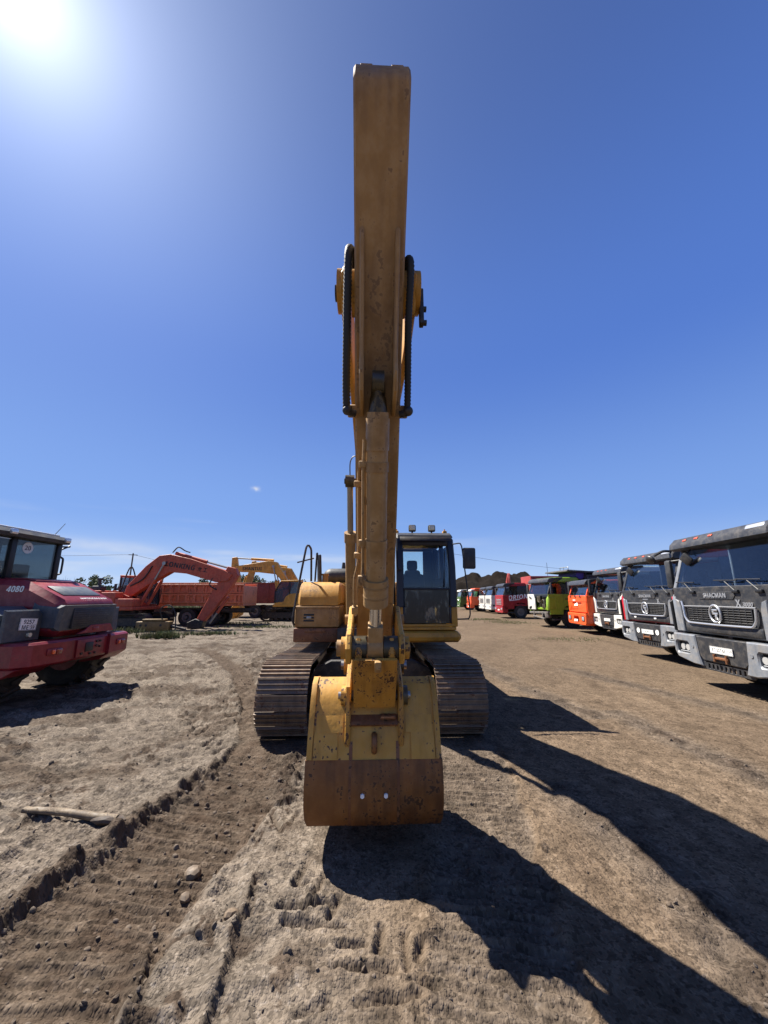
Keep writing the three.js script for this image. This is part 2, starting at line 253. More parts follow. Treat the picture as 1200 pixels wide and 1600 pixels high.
// returns [height, dampness with painted groove shade 0..1, sand 0..1]
function fbr(x, y, oct = 4, s = 1) { let t = 0, a = 0.5, n = 0; for (let i = 0; i < oct; i++) { t += a * vnoise(x, y, s + i * 17); n += a; a *= 0.52; const X = 1.6 * x - 1.26 * y + 3.7, Y_ = 1.26 * x + 1.6 * y - 1.9; x = X; y = Y_; } return t / n; }
function soil(x, d) {
  const r = Math.hypot(x, d);
  let h = 0.05 * (fbr(x * 0.22 + 9, d * 0.22, 3, 11) - 0.5);
  if (r < 60) h += 0.03 * (fbr(x * 0.9, d * 0.9 + 40, 3, 12) - 0.5);
  const left = sstep(0.4, -1.0, x + 0.1 * (d - 4)), wob = fbr(x * 0.6 + 50, d * 0.6, 3, 13);
  let dampShade = 0.22 * sstep(0.45, 0.7, wob), sand = 1 - left;
  if (r < 45) {
    const lod = 1 - sstep(14, 45, r);
    const rough = (0.30 + 0.95 * left) * (0.45 + 1.1 * sstep(0.35, 0.7, fbr(x * 0.5 + 7, d * 0.5, 3, 15)));
    // clods: sharp-topped lumps
    const w1 = x + 0.12 * (vnoise(x * 7, d * 7, 3) - 0.5), w2 = d + 0.12 * (vnoise(x * 7 + 9, d * 7, 4) - 0.5);
    const n1 = fbr(w1 * 5, w2 * 5, 4, 21), n2 = r < 14 ? fbr(w1 * 17, w2 * 17, 3, 22) : 0.5;
    h += lod * rough * (0.03 * (n1 - 0.5) + 0.02 * Math.max(0, n1 - 0.60) * 4 * (n2) + 0.016 * (n2 - 0.5));
    dampShade = Math.max(dampShade, 0.5 * rough * sstep(0.6, 0.74, n1));
    // crust ridges pushed sideways on the left
    const sm = fbr(x * 2.2 + d * 0.7, d * 5.5 - x * 1.2, 4, 25); h += lod * left * (0.065 + 0.10 * sstep(4.2, 8, d)) * (Math.abs(sm - 0.5) * -2.4 + 0.25);
    { const mud = fbr(x * 1.5 + d * 0.5, d * 2.4 - x * 0.9, 5, 27), m = left * lod * sstep(3.6, 5.5, d) * sstep(0.50, 0.60, mud); dampShade = Math.max(dampShade, 0.7 * m); h += 0.05 * m * (fbr(x * 6, d * 6, 3, 28) - 0.3); }
    if (r < 16) {
      const f = 1 - sstep(9, 16, r), a = clod(w1 * 6.5, w2 * 6.5, 41), b = clod(w1 * 15, w2 * 15, 43), c = clod(x * 27, d * 27, 45);
      h += f * (rough * sstep(0.42, 0.62, fbr(x * 0.9 + 31, d * 0.9, 3, 46)) * (0.030 * a + 0.022 * b) + (0.25 + 0.75 * rough) * (0.010 * c * (0.4 + fbr(x * 3, d * 3, 2, 49)) + 0.013 * (Math.abs(fbr(x * 13, d * 13, 3, 47) - 0.5) * -2 + 0.2)));
      // dark crumbs lying on the pale crust
      const cr = fbr(w1 * 10, w2 * 10, 4, 48), cd = fbr(x * 1.1 + 20, d * 1.1, 3, 44);
      dampShade = Math.max(dampShade, f * sstep(0.605 - 0.03 * rough, 0.655 - 0.03 * rough, cr) * (0.35 + 0.55 * left) * sstep(0.35, 0.6, cd), rough * f * 0.45 * sstep(0.3, 0.7, a) * cd);
    }
  }
  const band = (path, half, period, depth, wetDark, sink = 0.045, rag = 0.06) => {     // print of a crawler track: sunk, barred across
    const p = pathInfo(path, x, d); if (p.q > half + 0.4 || p.end) return;
    const e = p.off + rag * 2 * (fbr(x * 4, d * 4, 3, 31) - 0.5), m = 1 - sstep(half - 0.03, half + 0.03, Math.abs(e));
    const fade = sstep(0.3, 0.55, fbr(x * 1.3 + 3, d * 1.3, 3, 33)), cl = fbr(x * 9, d * 9, 3, 35), at = p.at + 0.025 * (cl - 0.5);
    const print = 0.55 * ridges(at, period / 3, 1.5) + 0.45 * ridges(at, period, 5);
    h = mix(h, h * 0.3 - sink + depth * (0.35 + 0.65 * fade) * (print - 0.4) + 0.02 * (cl - 0.5) + (1 - fade) * 0.02 * clod(x * 14, d * 14, 40) + 0.012 * clod(x * 26, d * 26, 39) * cl, m);
    h += 0.03 * Math.exp(-(((Math.abs(e) - half - 0.04) / 0.05) ** 2)) * sstep(0.45, 0.7, cl);
    dampShade = mix(dampShade, wetDark * (0.55 + 0.9 * cl) * (0.8 + 0.3 * (1 - print)), m); sand = mix(sand, 0.45, m);
  };
  if (d < 14 && x < 6 && x > -9) {
    band(TRACK_L, 0.44, 0.19, 0.034, 0.8, 0.05); band(TRACK_R, 0.33, 0.19, 0.034, 0.42, 0.02); band(TRACK_B, 0.2, 0.19, 0.03, 0.75, 0.02);
    if (d < 3.6 && x > -1.2 && x < 0.6) for (const [ax, ad, bx_, bd] of BARS) {        // each bar: a smooth trough with shade painted into it and a pushed-up rim
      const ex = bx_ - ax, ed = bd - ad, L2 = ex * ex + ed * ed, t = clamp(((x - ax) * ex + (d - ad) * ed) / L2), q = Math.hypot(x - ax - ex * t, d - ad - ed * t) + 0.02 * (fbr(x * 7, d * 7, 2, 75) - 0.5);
      if (q < 0.1) { const g = 1 - sstep(0.004, 0.03, q); h = mix(h, 0.6 * h, g) - 0.034 * g + 0.008 * Math.exp(-(((q - 0.042) / 0.014) ** 2)); dampShade = Math.max(dampShade, 0.5 * g); }
    }
    if (d < 3.6) for (const c of CRACKS) { const p = pathInfo(c, x, d); if (p.q < 0.12) { const e = p.off + 0.05 * (fbr(x * 12, d * 12, 3, 77) - 0.5); h += 0.035 * sstep(-0.09, 0.0, e) * (1 - sstep(0.0, 0.02, e)) * (1 - sstep(0.08, 0.12, p.q)); dampShade = Math.max(dampShade, 0.6 * (1 - sstep(0.01, 0.04, Math.abs(e - 0.02)))); } }  // broken crust edge, with a darker strip along its foot
    { const half = 0.34, step = 0.22, p = pathInfo(TYRE_L, x, d); if (p.q < half + 0.1 && !p.end) { const sd = p.off < 0 ? 0 : 0.5, a = Math.abs(p.off), f = (p.at + a * 0.9) / step + sd, k = f - Math.floor(f), lug = (1 - sstep(0.04, 0.2, Math.abs(k - 0.5))) * sstep(0.02, 0.07, a) * (1 - sstep(half - 0.1, half, a)) * sstep(0.4, 0.5, fbr(x * 2 + 4, d * 2, 2, 73)); h -= 0.04 * lug; dampShade = Math.max(dampShade, 0.4 * lug); } }  // lug grooves, their inner shade painted into the soil colour
    for (const b of [BERM, RIGHT_BERM]) { const p = pathInfo(b, x, d); if (p.q < 0.5 && !p.end) { const c = fbr(x * 8, d * 8, 4, 51); const m = Math.exp(-((p.q / 0.13) ** 2)); h += m * (0.02 + 0.08 * Math.max(0, c - 0.36) + 0.05 * clod(x * 9, d * 9, 53) + 0.03 * clod(x * 20, d * 20, 54)); dampShade = Math.max(dampShade, m * (0.5 + 0.7 * c)); sand *= 1 - m; } }
  }
  if (r < 22) for (const path of RUTS) { const p = pathInfo(path, x, d); if (p.q < 0.7 && !p.end) { const c = fbr(x * 6, d * 6, 4, 55), m = Math.exp(-((p.q / 0.2) ** 2)) * sstep(0.3, 0.55, fbr(p.at * 0.9, 3, 2, 58) + 0.12); h += m * (0.09 * (c - 0.5) + 0.02 * (ridges(p.at, 0.24, 2) - 0.5)); dampShade = Math.max(dampShade, m * (0.35 + 0.7 * c)); sand = mix(sand, 0.25, m); } }
  // lane-wise streaks on the driven sand at the right
  if (r < 30 && x > 0) { const st = fbr((x - d * 0.18) * 5, d * 0.35, 3, 61); h += 0.008 * sand * (st - 0.5); dampShade = Math.max(dampShade, 0.4 * sand * sstep(0.55, 0.75, st) * sstep(0.4, 0.6, fbr(x * 0.7, d * 0.3, 2, 63))); }
  return [h, clamp(dampShade), clamp(sand)];
}
const pads = [];                                                // firm places where something stands: the soil is level there
function groundAt(x, d) { let [h, dm, s] = soil(x, d); for (const [px, pd, pr] of pads) { const q = Math.hypot(x - px, d - pd); if (q < pr * 1.6) h = mix(h, 0, 1 - sstep(pr, pr * 1.6, q)); } return [h, dm, s]; }
function buildGround() {
  const axis = (fine0, fine1, step, g, far0, far1) => { const a = []; for (let v = fine0; v <= fine1 + 1e-6; v += step) a.push(v); let s = step, v = a[a.length - 1]; while (v < far1) { s *= g; v += s; a.push(v); } s = step; v = fine0; const b = []; while (v > far0) { s *= g; v -= s; b.push(v); } return b.reverse().concat(a); };
  const xs = axis(-2.3, 2.3, 0.0135, 1.025, -900, 900), ds = axis(1.2, 4.2, 0.012, 1.0175, -60, 1500);
  const nx = xs.length, nd = ds.length, pos = new Float32Array(nx * nd * 3), col = new Float32Array(nx * nd * 3), uv = new Float32Array(nx * nd * 2);
  const dry = [0.192, 0.165, 0.138], sandC = [0.165, 0.124, 0.088], wetDark = [0.052, 0.036, 0.026];  // the wet soil tone also paints the shade in tyre grooves
  let k = 0;
  for (let j = 0; j < nd; j++) for (let i = 0; i < nx; i++, k++) {
    const x = xs[i], d = ds[j], [h, dm, s] = groundAt(x, d), r = Math.hypot(x, d), tone = 0.84 + 0.32 * fbm(x * 0.35, d * 0.35, 4, 81);
    pos[k * 3] = x; const jit = hash2(i, j, 5) - 0.5, near = 1 - sstep(7, 12, r); pos[k * 3 + 1] = h + near * jit * 0.002; pos[k * 3 + 2] = -d; uv[k * 2] = x; uv[k * 2 + 1] = d;
    const fr = sstep(60, 300, r), fb = r < 14 ? fbr(x * 9, d * 9, 4, 83) : 0.5;
    for (let q = 0; q < 3; q++) col[k * 3 + q] = (1 + near * (0.1 * (hash2(i, j, 6) - 0.5) + 0.8 * (fb - 0.5))) * mix(mix(mix(dry[q], sandC[q], s) * tone, wetDark[q], dm * 0.9), [0.10, 0.11, 0.05][q], fr);
  }
  const idx = new Uint32Array((nx - 1) * (nd - 1) * 6); k = 0;
  for (let j = 0; j < nd - 1; j++) for (let i = 0; i < nx - 1; i++) { const a = j * nx + i, b = a + 1, c = a + nx, e = c + 1; idx[k++] = a; idx[k++] = b; idx[k++] = c; idx[k++] = b; idx[k++] = e; idx[k++] = c; }
  const g = new THREE.BufferGeometry(); g.setAttribute('position', new THREE.BufferAttribute(pos, 3)); g.setAttribute('color', new THREE.BufferAttribute(col, 3)); g.setAttribute('uv', new THREE.BufferAttribute(uv, 2)); g.setIndex(new THREE.BufferAttribute(idx, 1)); g.computeVertexNormals();
  const grain = dataTex(1024, (u, v) => { const a = fbm(u * 16, v * 16, 4, 101, 16), b = fbm(u * 110, v * 110, 3, 103, 110), peb = sstep(0.76, 0.83, vnoise(u * 150, v * 150, 105, 150)); const f = (0.62 + 0.3 * a + 0.3 * b) * (1 - 0.27 * sstep(0.56, 0.66, b)) * (1 - 0.16 * sstep(0.58, 0.66, a)); return [f + 0.14 * peb, f * 0.985 + 0.14 * peb, f * 0.96 + 0.14 * peb]; });
  const clodT = (u, v, n, s) => { const x = u * n, y = v * n, xi = Math.floor(x), yi = Math.floor(y); let m = 0; for (let j = -1; j <= 1; j++) for (let i = -1; i <= 1; i++) { const a = ((xi + i) % n + n) % n, b = ((yi + j) % n + n) % n, k = hash2(a, b, s + 1000); if (k < 0.3) continue; const px = xi + i + 0.2 + 0.6 * hash2(a, b, s) - x, py = yi + j + 0.2 + 0.6 * hash2(a, b, s + 500) - y, q = (px * px + py * py) / (0.1 + 0.25 * k * k); if (q < 1) m = Math.max(m, Math.sqrt(1 - q) * k); } return m; };
  const bump = dataTex(1024, (u, v) => { const a = fbm(u * 40, v * 40, 4, 107, 40), b = vnoise(u * 190, v * 190, 109, 190), c = fbm(u * 9, v * 9, 3, 111, 9); const w = clodT(u, v, 60, 151) * 0.6 + clodT(u, v, 130, 153) * 0.35; const f = 0.2 * a + 0.1 * c + 0.7 * w + 0 * b; return [f, f, f]; }, false);
  const m = new THREE.MeshPhysicalMaterial({ specularIntensity: 0.12, vertexColors: true, map: scaled(grain, 2.3), bumpMap: scaled(bump, 1.3), bumpScale: 0.010, roughness: 0.95 });
  const o = add(scene, 'ground', g, m); o.userData = { kind: 'structure', label: 'churned drying mud of the yard with track and tyre prints' }; o.castShadow = true;
  console.log('ground', nx, nd, nx * nd * 2);
}
// where the machines stand (x, distance ahead of the camera)
const EXC = { x: -0.215, d: 7.1, turn: 0.037 };
for (const s of [-1.1, 1.1]) for (let z = -1.8; z <= 1.9; z += 0.45) pads.push([EXC.x + s + z * 0.037, EXC.d - z, 0.42]);
pads.push([EXC.x + 0.12, 3.4, 0.45]);
const ROW = -90 * Math.PI / 180;                                // the parked lorries face the lane
// [x, distance of the front, degrees turned from square to the lane]
const LORRY = [[1123, 7.1, -4], [1011, 11, -2], [949, 16.8, -3], [902, 19.2, -7], [840, 23, 6], [780, 33, -1], [763, 41, 0], [753, 45, 0], [733, 48.5, 0], [717, 54, 0]].map(([u, D, a]) => [(u - 600) / 601 * D, (D + 0.065) / 0.976, a]);
for (const [x, d] of LORRY) for (const b of [1.4, 4.6, 6]) for (const s of [-1, 1]) pads.push([x + b, d - s, 0.7]);
const LOADER = { x: -5.38, d: 7.42 };
for (const [x, d] of [[-6.45, 6.55], [-6.45, 8.35], [-9.2, 6.55], [-9.2, 8.35]]) pads.push([x, d, 0.55]);
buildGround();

// ---------------------------------------------------------------- the yellow excavator in the middle
function stadium(zc, R, yc, n) {                                // points along a crawler chain: z, y, angle of the outward normal
  const L = 2 * zc * 2 + 2 * Math.PI * R, out = [];
  for (let i = 0; i < n; i++) {
    let s = i / n * L;
    if (s < 2 * zc) { const t = s / (2 * zc); out.push([-zc + s, yc + R - 0.035 * Math.sin(Math.PI * t) ** 2, Math.PI / 2]); continue; } s -= 2 * zc;
    if (s < Math.PI * R) { const a = Math.PI / 2 - s / R; out.push([zc + R * Math.cos(a), yc + R * Math.sin(a), a]); continue; } s -= Math.PI * R;
    if (s < 2 * zc) { out.push([zc - s, yc - R, -Math.PI / 2]); continue; } s -= 2 * zc;
    const a = -Math.PI / 2 - s / R; out.push([-zc + R * Math.cos(a), yc + R * Math.sin(a), a]);
  }
  return out;
}
function crawler(parent, x, o) {                                // o: zc, R, yc, n, w, mats
  const c = new THREE.Group(); c.name = 'crawler_track'; c.position.set(x, 0, 0); parent.add(c);
  const p = 2 * (2 * o.zc + Math.PI * o.R) / o.n, w = o.w;
  const shoe = fin([box(w, 0.016, p * 0.97, [0, 0, 0], undefined, 0), box(w, 0.03, 0.016, [0, 0.02, -p * 0.42], undefined, 0), box(w, 0.026, 0.014, [0, 0.018, -p * 0.08], undefined, 0), box(w, 0.026, 0.014, [0, 0.018, p * 0.24], undefined, 0), box(w * 0.3, 0.05, p * 0.8, [0, -0.03, 0], undefined, 0)], 0);
  const shoes = [shoe, boxUV(shoe.clone(), 0.7, 0.35), boxUV(shoe.clone(), 0.2, 0.95)];
  stadium(o.zc, o.R, o.yc, o.n).forEach(([z, y, a], i) => { const m = add(c, 'track_shoe', shoes[i % 3], o.mudMat && hash2(i, x > 0 ? 1 : 2, 77) > 0.62 ? o.mudMat : o.shoeMat); m.position.set(0, y, z); m.rotation.x = Math.PI / 2 - a; });
  part(c, 'track_frame', [side([[-o.zc, o.yc - 0.2], [-o.zc, o.yc + 0.12], [-o.zc + 0.25, o.yc + 0.2], [o.zc - 0.25, o.yc + 0.2], [o.zc, o.yc + 0.1], [o.zc, o.yc - 0.16], [o.zc - 0.3, o.yc - 0.24], [-o.zc + 0.3, o.yc - 0.24]], w * 0.42, 0, 0.02)], o.frameMat);
  for (const s of [-1, 1]) part(c, s > 0 ? 'idler_wheel' : 'drive_sprocket', [cx(o.R - 0.09, -0.06, 0.06, o.yc, s * o.zc, 28), cx(o.R * 0.45, -0.13, 0.13, o.yc, s * o.zc, 20), cx(o.R * 0.18, -0.2, 0.2, o.yc, s * o.zc, 12)], o.frameMat);
  for (let i = 0; i < 7; i++) part(c, 'track_roller', [cx(0.085, -0.18, 0.18, o.yc - o.R + 0.12, -o.zc + 0.35 + i * (2 * o.zc - 0.7) / 6, 14)], o.frameMat);
  return c;
}
{
  const Z = EXC.d, E = thing('excavator', 'big yellow crawler excavator facing the camera with its bucket just above the mud', 'excavator', [EXC.x, 0, -EXC.d], EXC.turn);
  const q = (d, y) => [Z - d, y];                                // distance from the camera -> local z
  const P3 = (x, d, y) => [x, y, Z - d];
  // -- undercarriage
  for (const s of [-1, 1]) crawler(E, s * 1.1, { zc: 1.66, R: 0.405, yc: 0.44, n: 49, w: 0.62, shoeMat: M.trackSteel, mudMat: M.trackMud, frameMat: M.darkMetal });
  part(E, 'car_body', [front([[-0.98, 0.2], [0.98, 0.2], [0.98, 0.46], [0.86, 0.66], [0.62, 0.78], [-0.62, 0.78], [-0.86, 0.66], [-0.98, 0.46]], 1.5, 0.95, 0.02), bar([0, 0.74, 0], [0, 0.99, 0], 0.62, 0.62, 32)], M.darkMetal);
  // -- revolving frame and house
  part(E, 'revolving_frame', [bx(-0.55, 0.55, 1.0, 1.22, -2.1, 0.75), bx(-1.2, -0.56, 1.03, 1.2, -2.0, 0.2), bx(0.56, 1.3, 1.03, 1.2, -2.0, 0.2)], M.darkMetal);
  part(E, 'counterweight', [side([[-2.75, 1.15], [-2.8, 1.5], [-2.7, 1.98], [-2.0, 2.0], [-2.0, 1.05], [-2.6, 1.05]], 2.5, 0.03, 0.06)], M.yellow);
  part(E, 'engine_hood', [bx(-1.18, 1.25, 1.22, 2.0, -1.98, -0.9, 0.05)], M.yellow);
  part(E, 'air_cleaner', [bar([-0.42, 1.98, -1.3], [-0.42, 2.22, -1.3], 0.03, 0.03), xf(new THREE.CapsuleGeometry(0.17, 0.45, 6, 16), [-0.62, 2.12, -1.1], [0, 0, Math.PI / 2]), bar([-0.6, 2.25, -1.15], [-0.6, 2.42, -1.15], 0.05, 0.03)], M.blackPlastic);
  // tool box and fuel tank (viewer's left)
  const zb = 0.62;
  part(E, 'side_skirt', [bx(-1.26, -0.5, 1.0, 1.215, -0.9, zb + 0.03, 0.02), bx(-1.08, -0.74, 1.15, 1.2, zb + 0.02, zb + 0.05, 0.006)], M.rustSkirt);
  const tb = part(E, 'tool_box', [bx(-1.255, -0.53, 1.222, 1.565, -0.6, zb, 0.03), bx(-1.25, -0.54, 1.52, 1.55, zb - 0.02, zb + 0.018, 0.006)], M.yellowDull);
  part(tb, 'vent_slot', [0, 1, 2].map((i) => bx(-1.11, -0.94, 1.315 + i * 0.046, 1.345 + i * 0.046, zb - 0.05, zb + 0.004, 0.004)), M.black);
  part(tb, 'vent_badge', [bx(-1.065, -0.985, 1.352, 1.4, zb - 0.01, zb + 0.007, 0.004)], M.steel);
  part(E, 'fuel_tank', [side([[-0.9, 1.57], [zb - 0.02, 1.57], [zb - 0.05, 1.7], [zb - 0.16, 1.88], [zb - 0.3, 1.955], [-0.9, 1.955]], 0.69, -0.875, 0.035)], M.yellow);
  part(E, 'fuel_cap', [bar([-0.84, 1.95, 0.1], [-0.84, 2.08, 0.1], 0.055, 0.055), bar([-0.84, 2.08, 0.1], [-0.84, 2.11, 0.1], 0.065, 0.065)], M.yellowDull);
  part(E, 'handrail', [tube([[-1.25, 1.26, zb + 0.02], [-1.275, 1.36, zb + 0.05], [-1.2, 2.0, zb - 0.02], [-1.13, 2.52, zb - 0.08], [-1.1, 2.575, zb - 0.1], [-1.06, 2.5, zb - 0.2], [-1.055, 1.97, zb - 0.3]], 0.018, 50, 8, 0.15), tube([[-1.02, 1.98, 0.1], [-1.0, 2.5, 0.12], [-0.98, 2.36, 0.14]], 0.016, 16, 8, 0.1), bar([-1.26, 2.27, zb - 0.05], [-1.02, 2.36, zb - 0.25], 0.012, 0.012, 8)], M.darkMetal);
  part(E, 'rear_mirror', [box(0.05, 0.5, 0.16, [-0.95, 2.2, 0.1], [0, 0.4, 0.06], 0.02)], M.blackPlastic);
  // -- cab (viewer's right)
  const cab = new THREE.Group(); cab.name = 'cab'; E.add(cab);
  const x0 = 0.385, x1 = 1.345, zf = 0.9, zr = -0.85, cw = x1 - x0;
  part(cab, 'cab_base', [bx(x0 + 0.05, x1 - 0.03, 1.2, 1.245, zr, zf, 0.01), bx(x0, x0 + 0.1, 1.246, 1.55, zr, zf - 0.01, 0.02), bx(x1 - 0.1, x1, 1.246, 1.55, zr, zf - 0.01, 0.02), bx(x0 + 0.02, x1 - 0.02, 1.25, 1.29, zf - 0.06, zf, 0.008)], M.yellow);
  part(cab, 'cab_pillar', [side([[zf - 0.1, 1.552], [zf, 1.552], [zf - 0.03, 2.2], [zf - 0.14, 2.66], [zf - 0.26, 2.66], [zf - 0.12, 2.15]], 0.115, x0 + 0.058, 0.02), bx(x0 + 0.02, x0 + 0.07, 2.12, 2.18, zf - 0.05, zf + 0.02, 0.01)], M.navy);
  part(cab, 'cab_pillar', [side([[zf - 0.1, 1.552], [zf, 1.552], [zf - 0.03, 2.2], [zf - 0.14, 2.66], [zf - 0.26, 2.66], [zf - 0.12, 2.15]], 0.115, x1 - 0.058, 0.02)], M.navy);
  for (const x of [x0 + 0.05, x1 - 0.05]) { part(cab, 'cab_pillar', [bx(x - 0.05, x + 0.05, 1.552, 2.66, zr, zr + 0.12, 0.02)], M.navy); part(cab, 'cab_pillar', [bx(x - 0.035, x + 0.035, 1.552, 2.66, -0.15, -0.06, 0.01)], M.navy); }
  part(cab, 'cab_roof', [side([[zr - 0.02, 2.66], [zf - 0.14, 2.66], [zf - 0.17, 2.72], [zf - 0.28, 2.775], [zr + 0.1, 2.79], [zr - 0.02, 2.74]], cw, (x0 + x1) / 2, 0.03)], M.blackPlastic);
  part(cab, 'sun_visor', [box(cw - 0.12, 0.085, 0.015, [(x0 + x1) / 2, 2.635, zf - 0.02], [-0.55, 0, 0], 0.004)], M.darkMetal);
  for (const g of [bx(x0 + 0.1, x1 - 0.1, 1.815, 1.845, zf - 0.06, zf - 0.015, 0.008), bx(x0 + 0.1, x1 - 0.1, 2.54, 2.66, zf - 0.24, zf - 0.12, 0.01), bx(x0 + 0.1, x0 + 0.125, 1.3, 1.55, zf - 0.05, zf - 0.01, 0.004), bx(x1 - 0.125, x1 - 0.1, 1.3, 1.55, zf - 0.05, zf - 0.01, 0.004), bx(x0 + 0.1, x1 - 0.1, 2.62, 2.66, zr + 0.01, zr + 0.06, 0.01), bx(x0 + 0.1, x1 - 0.1, 1.55, 1.78, zr + 0.01, zr + 0.06, 0.01), bx(x1 - 0.3, x1 - 0.1, 1.78, 2.62, zr + 0.01, zr + 0.05, 0.01)]) part(cab, 'window_frame', [g], M.navy);
  const wl = [[zf - 0.03, 1.85], [zf - 0.045, 2.2], [zf - 0.16, 2.6]];
  part(cab, 'front_window', [sheet(wl, cw - 0.215, 0.006, (x0 + x1) / 2)], M.glass, { label: 'upper front pane with the seat showing behind it' });
  part(cab, 'lower_window', [bx(x0 + 0.128, x1 - 0.128, 1.3, 1.812, zf - 0.042, zf - 0.036, 0)], M.dustyGlass, { label: 'dusty lower front pane' });
  for (const x of [x0 + 0.03, x1 - 0.03]) part(cab, 'side_window', [bx(x - 0.003, x + 0.003, 1.56, 2.62, zr + 0.13, -0.16, 0), bx(x - 0.003, x + 0.003, 1.56, 2.58, -0.05, zf - 0.2, 0)], M.darkGlass);
  part(cab, 'side_panel', [bx(x0 + 0.005, x0 + 0.05, 1.25, 1.56, zr + 0.1, zf - 0.1, 0.01), bx(x1 - 0.05, x1 - 0.005, 1.25, 1.56, zr + 0.1, zf - 0.1, 0.01), bx(x0 + 0.05, x1 - 0.05, 1.25, 1.56, zr, zr + 0.05, 0.01)], M.yellow);
  part(cab, 'rear_window', [bx(x0 + 0.1, x1 - 0.305, 1.78, 2.62, zr + 0.025, zr + 0.031, 0)], M.glass);
  const st = part(cab, 'operator_seat', [box(0.44, 0.5, 0.13, [0.76, 1.88, -0.2], [-0.12, 0, 0], 0.06), box(0.3, 0.2, 0.12, [0.76, 2.1, -0.22], [-0.12, 0, 0], 0.05), box(0.2, 0.19, 0.1, [0.76, 2.29, -0.26], [-0.1, 0, 0], 0.04), box(0.5, 0.16, 0.5, [0.78, 1.6, 0.05], undefined, 0.05), bx(0.62, 0.94, 1.25, 1.54, -0.15, 0.25, 0.03)], M.seat);
  part(cab, 'control_console', [box(0.12, 0.34, 0.4, [1.12, 1.7, 0.05], undefined, 0.03), box(0.12, 0.34, 0.4, [0.5, 1.62, 0.05], undefined, 0.03), bar([1.12, 1.86, 0.2], [1.12, 2.02, 0.22], 0.02, 0.025, 10), box(0.2, 0.15, 0.05, [1.18, 1.95, 0.3], [-0.2, -0.4, 0], 0.01), bx(1.0, 1.06, 2.18, 2.2, -0.5, -0.3, 0.004)], M.seat);
  for (const x of [0.69, 1.03]) { const l = part(cab, 'work_light', [box(0.125, 0.12, 0.08, [x, 2.875, 0.5], undefined, 0.022), bar([x, 2.77, 0.48], [x, 2.82, 0.48], 0.015, 0.015, 8)], M.blackPlastic); part(l, 'lamp_lens', [box(0.094, 0.085, 0.012, [x, 2.878, 0.542], undefined, 0.02)], M.lampGlass); }
  for (const x of [x0 + 0.03, x1 - 0.09]) part(cab, 'roof_bracket', [bx(x - 0.035, x + 0.035, 2.765, 2.83, 0.45, 0.55, 0.015), bar([x, 2.83, 0.5], [x, 2.86, 0.5], 0.012, 0.012, 8)], M.yellowBucket);
  part(cab, 'windscreen_wiper', [bar([x1 - 0.2, 1.86, zf], [x1 - 0.16, 2.45, zf - 0.1], 0.009, 0.007, 6)], M.black);
  part(E, 'cab_skirt', [side([[-0.6, 1.02], [zf + 0.0, 1.02], [zf + 0.05, 1.05], [zf + 0.07, 1.1], [zf + 0.05, 1.16], [zf, 1.185], [-0.6, 1.185]], 1.0, 0.875, 0.045)], M.yellow);
  part(E, 'side_mirror', [tube([[x1 - 0.02, 2.56, zf - 0.1], [x1 + 0.09, 2.57, zf - 0.05], [x1 + 0.115, 2.5, zf - 0.03], [x1 + 0.135, 2.2, zf], [x1 + 0.19, 1.6, zf], [x1 + 0.195, 1.44, zf], [x1 + 0.17, 1.37, zf - 0.02], [x1, 1.36, zf - 0.06]], 0.011, 60, 8, 0.2), box(0.205, 0.345, 0.06, [x1 + 0.225, 2.32, zf - 0.02], [0, -0.15, -0.03], 0.03)], M.blackPlastic);
  // -- the digging gear is modelled 1.15 times too large and set back to size here
  const att = (o) => { o.scale.setScalar(0.87); o.position.set(-0.006, 0.221, 0.923); return o; };
  // -- boom
  const boomL = [q(7.25, 1.62), q(6.85, 1.66), q(5.4, 2.85), q(4.55, 3.36), q(3.5, 3.44), q(2.6, 3.55), q(2.3, 3.6), q(2.14, 3.8), q(2.3, 3.98), q(2.7, 4.05), q(3.4, 4.0), q(4.6, 4.3), q(5.25, 4.05), q(6.1, 3.05), q(7.15, 1.98), q(7.32, 1.8)];
  const boom = part(E, 'boom', [side(boomL.filter((p, i) => ![5, 6, 7, 8, 9].includes(i)).concat([]), 0.46, 0, 0.012)], M.yellow);
  for (const s of [-1, 1]) part(boom, 'boom_fork', [side([q(3.6, 3.46), q(2.3, 3.33), q(2.0, 3.37), q(1.87, 3.54), q(2.0, 3.71), q(2.4, 3.8), q(3.6, 4.05)], 0.045, s * 0.2 - 0.006, 0.01), cx(0.125, s * 0.22 - 0.006, s * 0.25 - 0.006, 3.54, Z - 2.03, 24)], M.yellow);
  part(E, 'boom_bracket', [-1, 1].map((s) => side([[-0.35, 1.2], [0.45, 1.2], [0.2, 1.75], [0.05, 2.02], [-0.15, 2.02], [-0.25, 1.8]], 0.06, s * 0.3, 0.012)), M.yellowDull);
  att(part(E, 'arm_pivot_pin', [cx(0.055, -0.305, 0.29, 3.79, Z - 2.32, 18), bx(0.285, 0.315, 3.55, 3.83, Z - 2.35, Z - 2.29, 0.006), cx(0.02, 0.31, 0.335, 3.57, Z - 2.32, 10), cx(0.02, 0.31, 0.335, 3.68, Z - 2.32, 10)], M.darkMetal));
